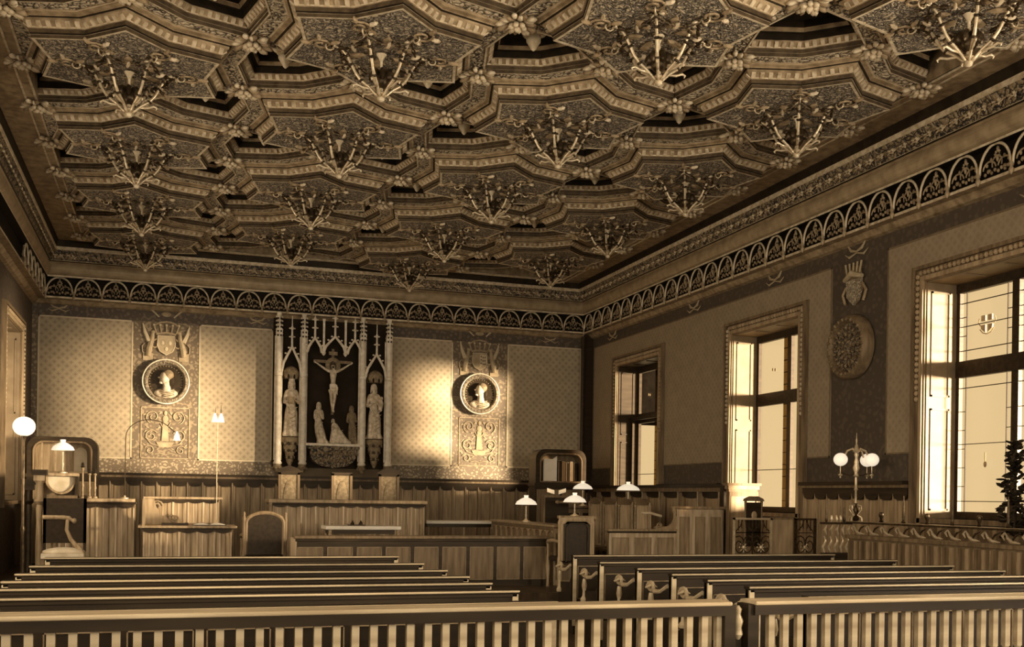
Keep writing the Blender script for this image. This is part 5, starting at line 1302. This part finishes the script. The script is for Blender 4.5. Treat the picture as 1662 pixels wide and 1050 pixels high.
for k in range(4):
    a = k * PI / 2 + .4; c, s_ = math.cos(a), math.sin(a)
    b.tube([(.10 * c, .10 * s_, 0), (.09 * c, .09 * s_, .05), (.03 * c, .03 * s_, .08), (.09 * c, .09 * s_, .15), (.085 * c, .085 * s_, .2), (.02 * c, .02 * s_, .215)], .011, 6, 'brass')
b.lathe([(.03, 0), (.05, .03), (.02, .08), (.04, .13), (.015, .2), (.03, .22), (.01, .24)], n=10, m='iron'); b.build('base', t, True)
MB().lathe([(.014, .22), (.017, .26), (.015, .40), (.028, .42), (.016, .44), (.02, .52), (.016, .58), (.036, .60), (.022, .64), (.045, .70), (.026, .76), (.03, .78), (.016, .84), (.03, .88), (.016, .92)], n=12, m='brass').build('pole', t, True)
MB().lathe([(.02, .90), (.05, .93), (.028, .97), (.02, 1.0), (.01, 1.03), (.014, 1.07), (.006, 1.10), (.003, 1.17)], n=10, m='brass').build('top_finial', t, True)
for k, a in enumerate((2.75, -.35, .35)):
    c, s_ = math.cos(a), math.sin(a); R = .205 if k < 2 else .25
    b = MB().tube([(0, 0, .90), (.05 * c, .05 * s_, .96), (.12 * c, .12 * s_, .93), (.155 * c, .155 * s_, .86), (R * c, R * s_, .80)], [.014, .016, .014, .012, .010], 7, 'brass')
    b.tube([(0, 0, .64), (.08 * c, .08 * s_, .60), (R * c, R * s_, .64)], .006, 5, 'iron').tube([(R * c, R * s_, .80), (R * c, R * s_, .60), (R * c, R * s_, .57)], [.006, .006, .012], 6, 'brass')
    b.ell((R * c, R * s_, .61), (.035, .012, .018), 'brass', None, 6, 4); arm_ = b.build('arm', t, True)
    MB().ell((R * c, R * s_, .815), (.092, .092, .088), 'shade', None, 20, 12).build('globe', t, True)
# dark leafy plant on a stand at the right edge
t = thing('leafy_plant', 'tall dark leafy plant against the nearest window at the right edge', 'plant', (8.78, 9.2, 0)); t.scale = (1, 1, .94)
MB().lathe([(.15, 0), (.15, .05), (.04, .1), (.04, .95), (.12, 1.0), (.12, 1.04)], n=14, m='oak_dark').build('stand', t, True)
MB().lathe([(.08, 1.04), (.13, 1.18), (.15, 1.3), (.13, 1.32)], n=14, m='oak_mid').build('pot', t, True)
b = MB(); r = random.Random(11)
for k in range(150):
    z = 1.3 + 1.15 * (k / 150); w = .22 * (1 - .5 * (k / 150)); a = r.random() * 6.28; R = w * (.4 + .6 * r.random()) * (.75 + .35 * math.sin(z * 17))
    b.ell((R * math.cos(a), R * math.sin(a), z), (.06, .035, .014), 'leaf', (r.uniform(-.8, .8), r.uniform(-.8, .8), a), 6, 4)
b.build('foliage', t)
MB().tube([(0, 0, 1.28), (.02, 0, 1.7), (-.02, .01, 2.2)], [.02, .015, .006], 6, 'leaf').build('stem', t)
# far left: turned posts, padded armchair, globe lamp
for n, (x, m_, lab) in enumerate(((-1.70, 'oak', 'turned wooden post with capital beside the left counter'), (-1.86, 'oak_dark', 'darker turned post at the left picture edge'))):
    t = thing('turned_post', lab, 'post', (x, 16.5 + .2 * n, .35), 0, None)
    MB().lathe([(.075, 0), (.075, .1), (.045, .14), (.05, .5), (.04, .9), (.05, 1.1), (.04, 1.15)], n=14, m=m_).build('shaft', t, True)
    MB().lathe([(.04, 1.15), (.08, 1.2), (.05, 1.24), (.05, 1.46), (.085, 1.5), (.04, 1.52)], n=14, m=m_).build('baluster_cap', t, True)
    MB().box(-.10, .10, -.10, .10, 1.58 - n * .14, 1.66 - n * .14, 'oak_dark').box(-.075, .075, -.075, .075, 1.5 - n * .14, 1.58 - n * .14, m_).build('capital', t)
t = thing('padded_chair', 'armchair with pale padded seat at the left below the counter', 'chair', (-1.32, 16.0, .35), 0, None)
MB().box(-.30, .26, -.1, .34, .40, .47, 'cushion').ell((-.02, .12, .48), (.29, .22, .07), 'cushion', None, 16, 8).build('seat', t, True)
MB().tube([(-.30, .05, .98), (-.05, .05, .98), (.05, .05, .97), (.10, .05, .93)], [.03, .03, .032, .02], 8, 'oak').tube([(.03, .05, .96), (.02, .05, .80), (.08, .05, .66), (.2, .05, .52), (.24, .05, .44)], [.022, .026, .03, .03, .03], 8, 'oak').ell((.12, .05, .93), (.035, .03, .04), 'gilt_soft').build('armrest', t, True)
MB().box(-.32, -.28, .32, .36, .3, 1.3, 'oak_dark').box(.22, .26, .32, .36, .3, 1.3, 'oak_dark').box(-.32, .26, .32, .35, .6, 1.25, 'leather').build('backrest', t)
for x in (-.28, .22):
    for y in (-.06, .32): MB().box(x - .02, x + .02, y - .02, y + .02, 0, .40, 'oak_mid').build('leg', t)
t = thing('globe_lamp', 'lamp standard with a round white globe at the left picture edge', 'lamp', (-1.74, 15.0, 0.35))
MB().lathe([(.1, 0), (.1, .04), (.03, .08), (.022, .8), (.035, .85), (.02, .9), (.018, 2.0), (.04, 2.08)], n=12, m='iron').build('pole', t, True)
MB().ell((0, 0, 2.2), (.14, .14, .13), 'shade', None, 20, 12).build('globe', t, True)

# ------------------------------------------------------------------ light and camera
w = bpy.data.worlds.new('world'); sc.world = w; w.use_nodes = True
bg = w.node_tree.nodes['Background']; bg.inputs[0].default_value = lin((240, 216, 158)); bg.inputs[1].default_value = .52
def area(name, loc, rot, sx, sy, e, col=(1, .95, .88)):
    l = bpy.data.lights.new(name, 'AREA'); l.shape = 'RECTANGLE'; l.size = sx; l.size_y = sy; l.energy = e; l.color = col
    o = bpy.data.objects.new(name, l); COL.objects.link(o); o.location = loc; o.rotation_euler = rot; return o
def aim(v):
    return Vector(v).to_track_quat('-Z', 'Y').to_euler()
sun = bpy.data.lights.new('sun', 'SUN'); sun.energy = SUN_E; sun.angle = math.radians(9); sun.color = (1, .95, .88)
so = bpy.data.objects.new('sun', sun); COL.objects.link(so); so.rotation_euler = aim((-1, .785, -.01))
for c, e in zip(WC, (.15, .8, 1, 1, 1)):
    area('window_daylight', (XL - .62, c - .25, 3.1), aim((1, .55, -.05)), 1.9, 2.9, LEFT_E * e)
for c, e in zip(WC[3:], (1, .8)): area('window_daylight', (XR + .62, c - .2, 2.9), aim((-1, .45, .12)), 1.9, 2.9, RIGHT_E * e)
for xa in (-.3, 3.3, 6.9): area('rear_daylight', (xa, Y0 + .02, 3.1), aim((0, 1, .10)), 2.1, 3.0, REAR_E)  # general fill from lamps in the added rear windows
cd = bpy.data.cameras.new('camera'); cam = bpy.data.objects.new('camera', cd); COL.objects.link(cam); sc.camera = cam
cd.sensor_fit = 'HORIZONTAL'; cd.sensor_width = 36; cd.lens = 1683.6 / 1662 * 36; cd.clip_end = 200
cd.shift_y = (804.64 - 525) / 1662; cam.location = (0, 0, H)
cam.rotation_euler = (Matrix.Rotation(-math.radians(18.312), 3, 'Z') @ Matrix.Rotation(PI / 2, 3, 'X') @ Matrix.Rotation(math.radians(.839), 3, 'Z')).to_euler()
sc.view_settings.view_transform = 'Standard'; sc.view_settings.look = 'None'; sc.view_settings.gamma = 1; sc.view_settings.use_curve_mapping = False
sc.view_settings.exposure = EXPO
sc.cycles.use_denoising = True; sc.cycles.max_bounces = 8; sc.cycles.diffuse_bounces = 5; sc.cycles.transparent_max_bounces = 12
